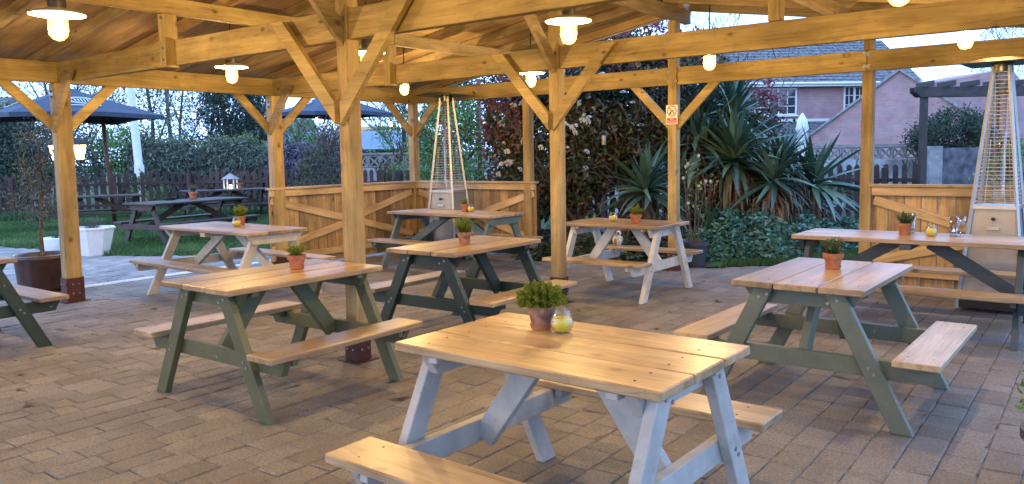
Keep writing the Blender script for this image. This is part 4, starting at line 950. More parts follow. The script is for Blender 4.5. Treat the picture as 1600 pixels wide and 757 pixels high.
um = thing('navy_parasol', 'large open navy parasol with white emblems left of the front left post', 'parasol', at(117, 17.2), YR)
ZRm, ZAp = 2.46, 3.10
canopy(um, 2.05, ZRm, ZAp, M['canvas'], R(0)); 
b = B(); b.tube([(0, 0, 0), (0, 0, 3.14)], .024, 8); b.build('pole', M['polewood'], um)
b = B(); b.lathe([(0, 0), (.3, 0), (.3, .06), (.05, .10), (0, .1)]); b.build('base', M['black'], um)
slope = math.atan2(ZAp - ZRm, 2.05 * math.cos(math.pi / 4))
for a in (R(-135), R(-45)): logo(um, a, .88, ZAp - .88 / (2.05 * math.cos(math.pi / 4)) * (ZAp - ZRm) + .045, slope, .30)
u2 = thing('navy_parasol', 'navy cantilever parasol with curved black mast behind the tall middle post', 'parasol', at(522, 20.2), YR)
canopy(u2, 1.62, 2.58, 3.12, M['canvas'], R(0))
b = B(); mx_ = (634 - 522) / 1240.27 * 20.2
b.tube([(0, .1, 3.2), (.9, .1, 3.12), (1.35, .1, 2.92), (1.62, .1, 2.72), (1.76, .1, 2.50), (mx_, .1, 2.2), (mx_, .1, 0)], .055, 8); b.build('mast', M['black'], u2)
b = B(); b.box((mx_, .1, .05), (.8, .8, .1)); b.build('base', M['black'], u2)
slope = math.atan2(.54, 1.62 * math.cos(math.pi / 4))
for a in (R(-135), R(-45)): logo(u2, a, .72, 3.12 - .72 / (1.62 * math.cos(math.pi / 4)) * .54 + .04, slope, .26)
wp = thing('closed_parasol', 'closed white parasol standing beyond the yucca', 'parasol', at(1253, 20.5 - 1.6))
b = B(); b.lathe([(.05, .6), (.12, .8), (.15, 1.5), (.12, 1.9), (.16, 1.98), (.11, 2.2), (.03, 2.34), (0, 2.36)], n=10); b.build('folded_canopy', M['whitecanvas'], wp)
b = B(); b.tube([(0, 0, 0), (0, 0, .7)], .025, 6); b.build('pole', M['whitepot'], wp)
# ------------------------------------------------------------------ poles, lamp post, string lights
b = B(); b.tube([at(228, 24.4, -.05), at(221, 24.4, 1.2), at(214, 24.4, 4), at(209, 24.4, 7.5)], [.13, .125, .115, .10], 10); o = b.build('utility_pole', M['whitepot'], None, sharp=False); tag(o, 'thick pale grey utility pole rising behind the picket fence', 'pole')
b = B(); b.box(at(221, 24.1, 1.18), (.3, .16, .42)); o = b.build('meter_box', M['whitepot']); tag(o, 'small white box fixed low on the pale utility pole', 'box')
def wpole(u, d, h, lab, lean=0, mat='polewood', r=.05):
    b = B(); b.tube([at(u, d, 0), at(u + lean, d, h)], [r, r * .85], 8); tag(b.build('wooden_pole', M[mat], None, sharp=False), lab, 'pole')
wpole(178, 18.4, 2.75, 'red brown pole with string lights behind the lawn tables', -10)
wpole(436, 19.2, 2.8, 'red brown pole directly behind the second left post', 0, r=.06)
wpole(752, 17, 3.1, 'red brown pole among the shrubs right of the left heater', 0)
wpole(275, 34, 5.2, 'thin pale pole far behind the drooping hedge', -6, 'concrete', .09)
wpole(334, 36, 3.6, 'short thin white pole in front of the dark conifer', -3, 'whitepot', .06)
lp = thing('lantern_post', 'black lamp post with three lit glass lanterns behind the front left post', 'lamp post', at(117, 13.1), YR)
b = B(); b.lathe([(0, 0), (.10, 0), (.10, .12), (.06, .18), (.05, .8), (.055, .84), (.036, .88), (.034, 1.5), (.045, 1.54), (.02, 1.6), (0, 1.6)], n=12); b.build('column', M['black'], lp)
for k, (ax, ay) in enumerate(((.17, -.06), (-.09, -.2), (-.30, .08))):
    b = B(); b.tube([(0, 0, 1.42), (ax * .5, ay * .5, 1.36), (ax * .9, ay * .9, 1.42), (ax, ay, 1.50)], .012, 6); b.build('bracket', M['black'], lp)
    z = 1.50; b = B(); b.lathe([(0, 0), (.055, 0), (.06, .03), (.068, .03)], (ax, ay, z), 6)
    b.lathe([(.135, .27), (.13, .29), (.11, .34), (.06, .385), (.02, .40), (.012, .43), (0, .44)], (ax, ay, z), 6)
    for q in range(6):
        a = q * math.pi / 3; b.tube([(ax + .064 * math.cos(a), ay + .064 * math.sin(a), z + .03), (ax + .118 * math.cos(a), ay + .118 * math.sin(a), z + .27)], .006, 4, False)
    ln = b.build('lantern', M['black'], lp)
    b = B(); b.lathe([(.060, .032), (.113, .268)], (ax, ay, z), 6); b.build('lantern_glass', M['lanternglow'], ln)
    b = B(); b.lathe([(0, .05), (.014, .05), (.018, .10), (.034, .14), (.036, .17), (.02, .20), (0, .205)], (ax, ay, z), 10); b.build('bulb', M['bulb'], ln)
    l = lamp_light(ax, ay, z + .15, 7); l.parent = lp
sl = thing('string_lights', 'string of warm bulbs hung between the poles and parasols over the lawn', 'string lights', at(250, 18.4, 2.6)); I = inv(sl)
anch = [(170, 18.4, 2.75), (227, 18.4, None), (310, 18.6, None), (434, 19.2, 2.62), (500, 19.2, None), (560, 19, None), (615, 18.8, None), (677, 18, None), (752, 17, 2.55)]
ys = {227: 173, 310: 180, 500: 187, 560: 192, 615: 193, 677: 179}
pts = []
for u, d, z in anch: pts.append(Vector(at(u, d, z if z else ZH(u, ys[u], d) + .06)))
b = B(); b.tube([I @ p for p in pts], .010, 4, False); b.build('cable', M['black'], sl)
for (u, d, z), p in zip(anch, pts):
    if z is None:
        b = B(); q = I @ p; b.lathe([(0, -.15), (.03, -.135), (.042, -.10), (.03, -.06), (.014, -.04)], q, 10); bo = b.build('bulb', M['fairybulb'], sl)
        b = B(); b.lathe([(.016, -.05), (.016, .01), (0, .01)], q, 8); b.build('bulb_holder', M['black'], sl)
fl = thing('table_lantern', 'small lit white lantern with peaked lid behind the farthest lawn table', 'lantern', at(362, 21.2, .0), YR)
b = B(); b.tube([(0, 0, 0), (0, 0, .68)], .03, 6); b.build('stand', M['black'], fl)
b = B()
for sx in (-1, 1):
    for sy in (-1, 1): b.box((sx * .13, sy * .13, .83), (.03, .03, .30))
b.box((0, 0, .685), (.30, .30, .03)); b.build('frame', M['whitewood'], fl)
b = B(); b.add([(-.19, -.19, .98), (.19, -.19, .98), (.19, .19, .98), (-.19, .19, .98), (0, 0, 1.14)], [(0, 1, 4), (1, 2, 4), (2, 3, 4), (3, 0, 4), (3, 2, 1, 0)]); b.build('lid', M['concrete'], fl)
b = B(); b.lathe([(0, .70), (.035, .70), (.035, .82), (0, .83)], n=10); b.build('glowing_candle', M['fairybulb'], fl)
# hanging silver lantern
for i, (x, y, z, lab) in enumerate(((*P(945, 10.9), 1.60, 'small silver hanging lantern with dark cap left of the spiky yucca'), (*P(881, 10.9), 1.58, 'second small hanging lantern half hidden by the second middle post'))):
    fe = thing('hanging_lantern', lab, 'lantern', (x, y, z), 0, 'small hanging garden lanterns')
    b = B(); b.lathe([(.028, 0), (.030, .005), (.030, .14), (0, .15)], n=12); b.lathe([(0, 0), (.028, 0)], n=12); b.build('body', M['galv'], fe)
    b = B(); b.lathe([(.07, .135), (.055, .165), (.02, .19), (0, .195)], n=12); b.build('cap', M['black'], fe)
    b = B(); b.tube([(0, 0, .19), (0, 0, ZT + .1 - z)], .002, 4); b.build('hanging_wire', M['black'], fe)

# ------------------------------------------------------------------ planters
ol = thing('potted_olive_tree', 'thin olive tree in a big brown glazed pot behind the front left post', 'potted tree', (-1.02, .14, .010))
b = B(); b.lathe([(0, 0), (.24, 0), (.27, .05), (.295, .33), (.31, .36), (.325, .38), (.325, .42), (.30, .425), (.285, .40), (.28, .36)], n=32); b.build('pot', M['brownpot'], ol, sharp=False)
b = B(); b.lathe([(0, .37), (.283, .36)], n=24); b.build('soil', M['soil'], ol)
b = B(); b.tube([(0, 0, .35), (-.02, 0, .7), (.0, .02, .95), (.02, .0, 1.15)], [.026, .021, .018, .014], 8, False)
limbs(b, (.0, .02, .92), .45, .016, 6, .8, 5, 2, .003); limbs(b, (.02, .0, 1.12), .5, .013, 6, .6, 8, 2, .003); b.build('trunk', M['trunk'], ol, sharp=False)
p1, t1 = clumps((0, 0, 1.12), (.40, .40, .34), 60, 20, .055, .4); p2, t2 = clumps((.02, 0, 1.62), (.30, .30, .36), 36, 15, .055, .3)
V, F, t = leafgeo(np.concatenate([p1, p2]), .05, .22, .1); npmesh('crown', V, F, t, M['greygreen'], ol)
oc = thing('octagonal_planter', 'white tapered octagonal planter of pale heather at the edge of the lawn', 'planter', at(142, 12.75, 0), YR + R(12))
b = B(); b.lathe([(0, 0), (.23, 0), (.33, .42), (.35, .42), (.35, .445), (.30, .445), (.29, .40)], n=8); b.build('planter', M['whitepot'], oc)
for f_ in oc.children: pass
b = B(); b.lathe([(0, .40), (.29, .40)], n=8); b.build('soil', M['soil'], oc)
herb(oc, .40, .26, .22, 60, M['greygreen'], 'sprig', 21)
rp = thing('round_planter', 'low round white planter of grey lavender beside the octagonal one', 'planter', at(86, 13.2, 0))
b = B(); b.lathe([(0, 0), (.19, 0), (.22, .04), (.235, .24), (.215, .25), (.20, .22)], n=24); b.build('planter', M['whitepot'], rp)
b = B(); b.lathe([(0, .215), (.205, .215)], n=16); b.build('soil', M['soil'], rp); herb(rp, .21, .2, .15, 50, M['greygreen'], 'sprig', 22)
mg = thing('potted_magnolia', 'young bare magnolia with white blossoms in a slate grey pot right of the cream table', 'potted tree', at(1086, 10.25, .012))
b = B(); b.lathe([(0, 0), (.135, 0), (.17, .27), (.19, .27), (.19, .315), (.17, .315), (.16, .27)], n=28); b.build('pot', M['greypot'], mg)
b = B(); b.lathe([(0, .28), (.163, .28)], n=16); b.build('soil', M['soil'], mg)
b = B(); mtips = []
rd = random.Random(4)
for k in range(7):
    a = k * .9; p = Vector((.03 * math.cos(a), .03 * math.sin(a), .27)); tp = Vector((.24 * math.cos(a) * rd.uniform(.5, 1.1), .2 * math.sin(a), rd.uniform(1.0, 1.62))); mid = p.lerp(tp, .5) + Vector((rd.uniform(-.05, .05), rd.uniform(-.05, .05), 0))
    b.tube([p, mid, tp], [.008, .006, .003], 5, False); mtips.append(tp)
    for j in range(5):
        s = rd.uniform(.3, .95); q = p.lerp(mid, s * 2) if s < .5 else mid.lerp(tp, s * 2 - 1); e = q + Vector((rd.uniform(-.14, .14), rd.uniform(-.14, .14), rd.uniform(.05, .2))); b.tube([q, e], [.004, .002], 4, False); mtips.append(e)
b.build('stems', M['twig'], mg, sharp=False)
V, F, t = leafgeo(np.array([list(v) for v in mtips * 2]) + rng.normal(size=(len(mtips) * 2, 3)) * .02, .05, .5); npmesh('leaves', V, F, t, M['midgreen'], mg)
for k, i in enumerate((0, 6, 12, 18, 24, 30, 3, 15, 27)):
    b = B()
    for q in range(6):
        a = q * math.pi / 3; c = Vector(mtips[i]); r = .020
        b.add([c, c + Vector((r * math.cos(a - .5), r * math.sin(a - .5), .028)), c + Vector((r * .8 * math.cos(a), r * .8 * math.sin(a), .060)), c + Vector((r * math.cos(a + .5), r * math.sin(a + .5), .028))], [(0, 1, 2, 3)])
    b.build('blossom', M['petal'], mg)
bx = thing('potted_box_shrub', 'leafy box shrub sprig reaching in at the lower right edge', 'potted plant', at(1698, 3.2, .004))
b = B(); b.lathe([(0, 0), (.13, 0), (.17, .25), (.19, .25), (.19, .29), (.17, .29)], n=24); b.build('pot', M['greypot'], bx)
b = B(); b.lathe([(0, .27), (.165, .27)], n=16); b.build('soil', M['soil'], bx)
V, F, t = leafgeo(clumps((0, 0, .42), (.19, .19, .15), 70, 16, .03, .2)[0], .035, .5); npmesh('foliage', V, F, t, M['midgreen'], bx)

# ------------------------------------------------------------------ photinia hedge and undergrowth
def shrub(name, label, cat, u, d, z, r, K, per, spread, size, mat, aspect=.5, shell=.45, trunk=True, rot=0, group=None, base=0.0, stems=5, keep=None):
    x, y = P(u, d); t = thing(name, label, cat, (x, y, base), YR, group)
    if trunk:
        b = B()
        for k in range(stems): limbs(b, (random.uniform(-.3, .3) * r[0], random.uniform(-.2, .2) * r[1], 0), z * .75, .035 + .01 * z, 4, .7, int(u) * 7 + k, 2, .008)
        b.build('trunk', M['trunk'], t, sharp=False)
    crown('crown', (0, 0, z), r, K, per, spread, size, M[mat], t, aspect, shell, keep=keep); return t
ph = shrub('photinia_bush', 'big photinia bush with white flower heads and red young leaves behind the right boarded screen', 'bush', 868, 12.9, 1.70, (1.12, .8, 1.30), 260, 32, .12, .105, 'photinia', stems=4)
crown('inner_leaves', (0, .1, 1.55), (.9, .5, 1.15), 120, 26, .13, .15, M['dkgreen'], ph)  # added dark core: stops sky specks, inner shade put into the leaf colour
tag(crown('red_shoots', (-.80, -.25, 2.15), (.35, .35, .62), 45, 20, .09, .09, M['photred'], ph), kind='stuff')
b = B()
for q in range(34):
    p = Vector(unit(rng.normal(size=(1, 3)))[0]); p.z = abs(p.z) * 1.0; p *= .058 * rng.uniform(.8, 1); s_ = .015
    b.add([p + Vector((s_, 0, .004)), p + Vector((0, s_, .002)), p + Vector((-s_, 0, .004)), p + Vector((0, -s_, -.002)), p + Vector((0, 0, .014))], [(0, 1, 4), (1, 2, 4), (2, 3, 4), (3, 0, 4)])
fm = b.mesh('flower_head'); fm.materials.append(M['petal'])
for k in range(85):
    a = rng.uniform(-1.05, .75); e = rng.uniform(-.5, 1.2); p = Vector((math.sin(a) * math.cos(e) * 1.12 - .1, -math.cos(a) * math.cos(e) * .86, 1.75 + math.sin(e) * 1.25))
    o = link('flower_head', fm, ph, mw=Matrix.Translation(p) @ Matrix.Rotation(rng.uniform(-1.2, 1.2), 4, 'Z') @ Matrix.Rotation(rng.uniform(.3, 1.2), 4, 'X') @ Matrix.Diagonal((*([rng.uniform(.55, 1.05)] * 2), .8, 1)))
p2 = shrub('photinia_bush', 'tall reddish brown photinia bush behind the cream table and no smoking post', 'bush', 975, 13.0, 2.15, (1.30, .9, 1.30), 300, 32, .14, .105, 'photinia', stems=6)
crown('inner_leaves', (0, .2, 2.2), (1.15, .6, 1.1), 170, 26, .15, .16, M['dkgreen'], p2)  # darker leaf colour stands in for shade inside the bush, closes sky gaps
tag(crown('red_shoots', (.1, -.2, 3.1), (1.2, .6, .5), 60, 14, .1, .09, M['photred'], p2), kind='stuff')
for k in range(9):
    p = Vector((rng.uniform(-1.2, .2), -.85, rng.uniform(1.4, 2.9))); link('flower_head', fm, p2, mw=Matrix.Translation(p) @ Matrix.Diagonal((.9, .9, .7, 1)))
b = B()
for k in range(7): limbs(b, (rng.uniform(-1, .8), rng.uniform(-.4, .2), 0), 1.6, .05, 4, 1.1, 60 + k, 2, .012, lean=(rng.uniform(-.9, .9), -.2))
b.build('low_branches', M['trunk'], p2, sharp=False)
p3 = shrub('photinia_bush', 'dark photinia bush with purple brown leaves right of the no smoking post', 'bush', 1075, 13.3, 2.2, (.9, .8, 1.15), 130, 30, .14, .10, 'photinia', stems=4)
shrub('evergreen_bush', 'dark evergreen bush filling in behind the yuccas', 'bush', 1140, 13.4, 1.25, (.95, .7, 1.2), 190, 34, .15, .09, 'dkgreen', stems=3)
rsh = shrub('red_leaved_shrub', 'bright red young shoots showing in front of the house window', 'bush', 1198, 14.3, 2.25, (.20, .3, .50), 34, 18, .08, .085, 'photred', stems=3)
# undergrowth left and under the photinias
def cover(name, label, c, r, n, size, mat, cat='ground cover', flat=1.0, rot=YR):
    q = unit(rng.normal(size=(n, 3))); q[:, 2] = np.abs(q[:, 2]); lump = 1 + .10 * np.sin(q[:, :1] * 11) + .08 * np.cos(q[:, 1:2] * 13)
    p = q * np.array(r) * lump * rng.uniform(.82, 1.03, (n, 1)); ca, sa = math.cos(rot), math.sin(rot)
    p = np.stack([p[:, 0] * ca - p[:, 1] * sa + c[0], p[:, 0] * sa + p[:, 1] * ca + c[1], p[:, 2] + c[2]], 1)
    # palmate leaf: three leaflets
    V = []; F = []; T = []; k = 0; tn = rng.uniform(0, 1, n)
    for j in (-.9, 0, .9):
        d = np.stack([q[:, 0] * math.cos(j) - q[:, 1] * math.sin(j), q[:, 0] * math.sin(j) + q[:, 1] * math.cos(j), q[:, 2] * .3 - .25], 1) + rng.normal(size=(n, 3)) * .25
        d = unit(d); s = unit(np.cross(d, q + rng.normal(size=(n, 3)) * .2)); nn = np.cross(s, d); L = size * rng.uniform(.6, 1.2, (n, 1)); W = L * .24
        v = np.stack([p, p + d * L * .55 + s * W + nn * L * .08, p + d * L - nn * L * .12, p + d * L * .55 - s * W + nn * L * .08], 1).reshape(-1, 3)
        kk = np.arange(n)[:, None] * 4 + k; V.append(v); F.append(np.concatenate([kk + [0, 1, 2], kk + [0, 2, 3]])); T.append(np.repeat(tn, 4)); k += len(v)
    o = npmesh(name, np.concatenate(V), np.concatenate(F), np.concatenate(T), M[mat]); return tag(o, label, cat, None, 'stuff')
gc = [((1175, 11.2), (.85, .6, .62), 2300), ((1245, 11.6), (.7, .5, .5), 1500), ((1310, 11.9), (.75, .5, .42), 1300), ((1115, 11.0), (.45, .35, .40), 800)]
for (u, d), r, n in gc: cover('hellebore_ground_cover', 'blue green hellebore foliage mounded under the yuccas', (*P(u, d), 0), r, int(n * 1.15), .105, 'ivy')
for (u, d), r, n in [((940, 11.2), (1.0, .45, .34), 1500), ((1030, 11.4), (.6, .4, .36), 800), ((860, 12.2), (.8, .4, .35), 700)]: cover('low_undergrowth', 'dark leafy undergrowth below the photinia bushes', (*P(u, d), 0), r, n, .085, 'dkgreen')
# ------------------------------------------------------------------ yuccas
def bladegeo(L, w, droop, fold=.35):
    b = B(); n = 6; vs = []
    for i in range(n + 1):
        s = i / n; x = L * s * (1 - .12 * droop * s); z = -L * droop * .5 * s * s; ww = w * (.75 + .8 * s if s < .45 else (1.0 - ((s - .45) / .55) ** 1.6)) * .5 + .0006
        vs += [(x, -ww, z + ww * fold), (x, 0, z), (x, ww, z + ww * fold)]
    fs = []
    for i in range(n): k = i * 3; fs += [(k, k + 3, k + 4, k + 1), (k + 1, k + 4, k + 5, k + 2)]
    b.add(vs, fs, 0, True); me = b.mesh('leaf'); me.materials.append(M['yucca']); return me
BL = [bladegeo(.66, .072, d) for d in (.08, .35, .8, 1.3)] + [bladegeo(.82, .078, d) for d in (.15, .6)]
def yucca(u, d, z, n, sz, label, seed, elev=(-.35, 1.5), trunk=True, dead=0, toward=None):
    rd = random.Random(seed); t = thing('yucca', label, 'yucca', at(u, d, 0), 0, None)
    if trunk:
        b = B(); b.tube([(rd.uniform(-.1, .1), 0, 0), (rd.uniform(-.06, .06), 0, z * .5), (0, 0, z)], [.09, .075, .06], 8); b.build('trunk', M['trunk'], t, sharp=False)
    for k in range(n):
        a = k * 2.399963 + rd.uniform(-.2, .2); f = k / n; el = elev[0] + (elev[1] - elev[0]) * f + rd.uniform(-.12, .12)
        me = BL[rd.choice((0, 1, 4, 5)) if f > .45 else rd.choice((1, 2, 3, 5))]
        s = sz * rd.uniform(.8, 1.15) * (1 - .15 * f)
        mw = Matrix.Translation((0, 0, z + .10 * f)) @ Matrix.Rotation(a, 4, 'Z') @ Matrix.Rotation(-el, 4, 'Y') @ Matrix.Translation((.03, 0, 0)) @ Matrix.Rotation(rd.uniform(-.5, .5), 4, 'X') @ Matrix.Diagonal((s, s * 1.0, s, 1))
        link('leaf', me, t, mw=mw)
    if dead:
        V = []; F = []; k = 0
        b = B()
        for i in range(dead):
            a = rd.uniform(0, 6.28); z0 = z - rd.uniform(0, .35) * sz; r0 = .06; L = rd.uniform(.3, .55) * sz; o = rd.uniform(.10, .35)
            p0 = Vector((r0 * math.cos(a), r0 * math.sin(a), z0)); p1 = p0 + Vector((o * math.cos(a), o * math.sin(a), -L * .35)); p2 = p0 + Vector((o * 1.15 * math.cos(a), o * 1.15 * math.sin(a), -L)); s_ = Vector((-math.sin(a), math.cos(a), 0)) * .012
            tn = rd.random(); b.add([p0 - s_, p0 + s_, p1 + s_ * 1.3, p1 - s_ * 1.3, p2], [(0, 1, 2, 3), (3, 2, 4)], tn)
        tag(b.build('dead_leaf_skirt', M['deadyucca'], t, True), kind='stuff')
    return t
yucca(1060, 12.0, .85, 44, 1.1, 'yucca head low behind the no smoking post', 9, (-.4, 1.4), dead=40)
yucca(1098, 12.2, 1.95, 56, .95, 'yucca head between the no smoking post and the topmost one', 10, (-.5, 1.5), dead=80)
yucca(1190, 11.9, .98, 56, 1.15, 'broad drooping yucca head filling the middle of the clump', 11, (-.6, 1.3), dead=140)
yucca(1256, 12.3, .72, 44, 1.1, 'yucca head low behind the hellebores at right', 12, (-.3, 1.4), dead=60)
yucca(1010, 11.5, .88, 64, 1.15, 'yucca with upright spiky leaves left of the no smoking post', 1, (-.3, 1.45), dead=40)
yucca(1148, 11.7, 1.30, 110, 1.2, 'largest yucca head in the middle of the clump above its brown dead skirt', 2, (-.5, 1.5), dead=240)
yucca(1146, 12.2, 1.95, 84, 1.0, 'topmost yucca head just under the back plate', 3, (-.5, 1.5), dead=60)
yucca(1222, 11.8, 1.22, 80, .92, 'yucca head at the right of the clump against the house roof', 4, (-.5, 1.4), dead=120)
yucca(1272, 11.9, .92, 60, 1.2, 'low yucca head reaching right towards the picket fence', 5, (-.4, 1.4), dead=60)
yucca(1092, 12.0, 1.55, 58, 1.1, 'yucca head just right of the no smoking post', 6, (-.5, 1.45), dead=60)
yucca(1108, 11.1, .30, 24, .75, 'small young yucca at ground level behind the magnolia pot', 7, (.1, 1.4), False)
yucca(1210, 11.3, 1.02, 56, 1.0, 'drooping yucca head low at the front of the clump', 8, (-.6, 1.2), dead=160)

# ------------------------------------------------------------------ trees and hedges beyond
def tree(name, label, u, d, h, r, K, per, spread, size, mat, zc=None, seed=0, n=5, depth=3, spr=.7, rt=.12, cat='tree', crn=True, group=None, aspect=.5, shell=.3, base=0):
    x, y = P(u, d); t = thing(name, label, cat, (x, y, base), YR, group)
    b = B(); limbs(b, (0, 0, 0), h * .55, rt, n, spr, seed or int(u), depth, .012); b.build('trunk', M['twig'] if mat in ('budding', 'greygreen') else M['trunk'], t, sharp=False)
    if crn: crown('crown', (0, 0, zc or h * .62), r, K, per, spread, size, M[mat], t, aspect, shell)
    return t
tree('laurel_tree', 'dense dark laurel behind the fence at the far left', 8, 24.5, 3.0, (1.5, 1.3, 1.55), 210, 34, .2, .13, 'dkgreen', 1.6)
tree('budding_tree', 'tall grey twiggy tree with sparse leaves above the left parasol', 92, 30, 8, (2.6, 2, 3.0), 260, 16, .35, .11, 'budding', 4.6, 11, 6, 4, .85)
tree('budding_tree', 'bare twiggy tree at the top left corner of the opening', 20, 34, 9.5, (2.4, 2, 2.6), 70, 8, .35, .09, 'greygreen', 5.8, 12, 6, 4, .9)
tree('dark_shrub_tree', 'dusky mixed shrub behind the lamp post lanterns', 100, 25.5, 2.9, (1.9, 1, 1.4), 150, 24, .22, .11, 'greygreen', 1.5)
tree('plum_tree', 'brown purple leaved small tree behind the red brown pole', 165, 28, 4.0, (1.2, 1, 1.4), 80, 18, .25, .10, 'photinia', 2.9)
tree('willow_tree', 'pale yellow green willow right of the utility pole', 248, 33, 9, (1.6, 1.6, 3.0), 220, 22, .32, .11, 'budding', 4.2, 13, 6, 4, .7)
tree('bare_tree', 'bare tree with hanging twigs between the willow and the conifer', 292, 40, 9, (2.0, 1.5, 3.4), 110, 12, .5, .11, 'budding', 4.4, 14, 6, 4, .8)
tree('bare_tree', 'second bare twiggy tree far left of the conifer', 330, 46, 9, (1.6, 1.5, 3.0), 90, 12, .5, .11, 'greygreen', 4.4, 15, 6, 4, .7)
tree('green_bush', 'rounded mid green bush behind the fence beside the red brown pole', 188, 25.6, 2.5, (.85, .7, .75), 80, 24, .14, .09, 'midgreen', 1.9)
tree('conifer_tree', 'tall dark blue green conifer left of the second left post', 368, 31, 7.5, (1.25, 1.2, 3.0), 330, 34, .20, .13, 'dkgreen', 4.1, 16, 5, 3, .5, .2)
tree('conifer_tree', 'narrower dark conifer directly behind the second left post', 412, 33, 6.5, (.75, .9, 2.8), 130, 30, .2, .13, 'dkgreen', 4.2, 17, 5, 3, .5, .16)
tree('dark_shrub', 'low twiggy dark shrub in front of the tall conifer', 318, 31.5, 2.7, (1.1, .8, 1.4), 60, 14, .22, .09, 'dkgreen', 2.5)
def hedge(label, pts, h, mat, n, size, droop=False, thick=.9, seed=1, name='hedge'):
    V = []; t = None; P0 = [Vector((*P(u, d), 0)) for u, d in pts]; o = thing(name, label, 'hedge', tuple(P0[0])); I = P0[0]
    pos = []; seg = [(a, c) for a, c in zip(P0, P0[1:])]; Ls = [(c - a).length for a, c in seg]; tot = sum(Ls)
    for (a, c), L in zip(seg, Ls):
        m = int(n * L / tot); s = rng.uniform(0, 1, (m, 1)); ang = rng.uniform(-.15, math.pi + .1, m); q = np.array(a)[None] + (np.array(c) - np.array(a))[None] * s
        d = (c - a).normalized(); nr = np.array((-d.y, d.x, 0)); hh = h * (1 + .07 * np.sin(s[:, 0] * L * 1.7) + .05 * np.sin(s[:, 0] * L * 5.1)); rr = rng.uniform(.8, 1.05, m)
        q = q + nr[None] * (np.cos(ang) * thick * rr)[:, None]; z = .35 + np.abs(np.sin(ang)) ** .6 * (hh - .35) * rr; z *= np.where(rng.uniform(size=m) < .35, rng.uniform(.2, 1, m), 1); q[:, 2] = z; pos.append(q - np.array(I))
    p = np.concatenate(pos)
    if droop: dirs = np.tile([[0, 0, -.75]], (len(p), 1)); V, F, t = leafgeo(p, size, .06, .2, dirs); 
    else: V, F, t = leafgeo(p, size, .5)
    npmesh('foliage', V, F, t, M[mat], o)
    b = B()
    for a, c in seg:
        k = 0; L = (c - a).length
        while k < L: q = a.lerp(c, k / L) - I; b.tube([q, q + Vector((rng.uniform(-.2, .2), 0, h * .7))], [.04, .02], 5); k += 1.1
    b.build('stems', M['trunk'], o, sharp=False); return o
hedge('long hedge of drooping grey purple stems behind the picket fence', [(205, 25.6), (330, 26.6), (432, 26.0)], 1.95, 'broom', 52000, .20, True)
hedge('looser leafy growth on top of the drooping hedge', [(205, 25.9), (330, 26.9), (432, 26.3)], 2.08, 'budding', 9000, .09)
hedge('drooping purple hedge right of the second left post', [(436, 25.2), (500, 25.0), (560, 24.8)], 1.8, 'broompurple', 30000, .22, True)
hedge('green leafy hedge top rising above the drooping stems', [(225, 28), (330, 28.6), (470, 28)], 2.2, 'budding', 7000, .10)
hedge('dark evergreen hedge far beyond the road', [(-80, 47), (200, 50), (430, 50), (640, 46)], 3.0, 'dkgreen', 9000, .22, False, 1.2)
tree('spring_bush', 'pale green bush above the purple hedge near the second left post', 462, 30, 2.4, (.9, .8, .8), 60, 20, .18, .10, 'budding', 2.1)
tree('spring_bush', 'pale green tree showing behind the olive bush under the navy parasol', 505, 27, 3.2, (1.0, .8, 1.1), 90, 20, .2, .10, 'midgreen', 2.0)
tree('olive_green_bush', 'dense olive green bush in front of the fence left of the tall middle post', 500, 17.2, 2.0, (.52, .5, .92), 130, 30, .09, .07, 'greygreen', 1.05, rt=.05)
tree('young_spring_tree', 'light green leafed tree overhanging the blue grey roof', 632, 24, 3.4, (.95, .8, 1.1), 80, 17, .17, .09, 'midgreen', 2.1, rt=.07)
tree('wall_shrub', 'green climber growing over the rendered wall', 618, 19.6, 1.4, (.42, .25, .38), 45, 24, .09, .07, 'midgreen', .95, rt=.03)
tree('spring_green_tree', 'bright green tree seen through the left patio heater', 700, 16.8, 3.2, (.78, .7, 1.35), 260, 34, .12, .075, 'midgreen', 1.75, rt=.07)
tree('dark_green_tree', 'tall dark green tree behind the photinia and left heater', 762, 24, 5.2, (1.7, 1.3, 2.0), 190, 30, .24, .12, 'dkgreen', 3.2)
tree('dark_green_tree', 'tall dark tree filling the gap above the photinia bushes', 900, 26, 5.5, (2.4, 1.5, 2.3), 180, 24, .3, .13, 'dkgreen', 3.6)
tree('yew_hedge_bush', 'dark green yew bush above the garden wall beside the pergola post', 1490, 18.6, 2.0, (1.0, .7, .62), 240, 34, .11, .075, 'dkgreen', 1.72, rt=.06)
tree('yew_hedge_bush', 'lighter green bush tip left of the yew above the wall', 1452, 18.9, 1.7, (.28, .3, .36), 30, 22, .07, .06, 'midgreen', 1.66, rt=.03)
tree('garden_shrub', 'green shrub seen through the right patio heater guard', 1580, 13.6, 1.4, (.5, .4, .62), 60, 24, .10, .07, 'midgreen', 1.1, rt=.04)
tree('garden_shrub', 'small yellow green shrub behind the pickets right of the yucca', 1330, 16.6, 1.0, (.7, .4, .42), 50, 20, .10, .07, 'budding', .75, rt=.03)
tree('garden_shrub', 'leafy shrub behind the fence near the red brown lawn pole', 235, 23.6, 1.0, (.6, .4, .45), 40, 18, .10, .08, 'midgreen', .65, rt=.03)
tree('birch_tree', 'bare topped tree above the house roof at the top edge', 1085, 45, 11.5, (2.5, 2, 3.2), 70, 8, .4, .12, 'budding', 7.2, 23, 6, 4, .7)
tree('birch_tree', 'bare tree in the sky gap at the top right', 1545, 52, 11.5, (3, 2, 3.0), 80, 8, .45, .12, 'budding', 7.6, 24, 6, 4, .8)

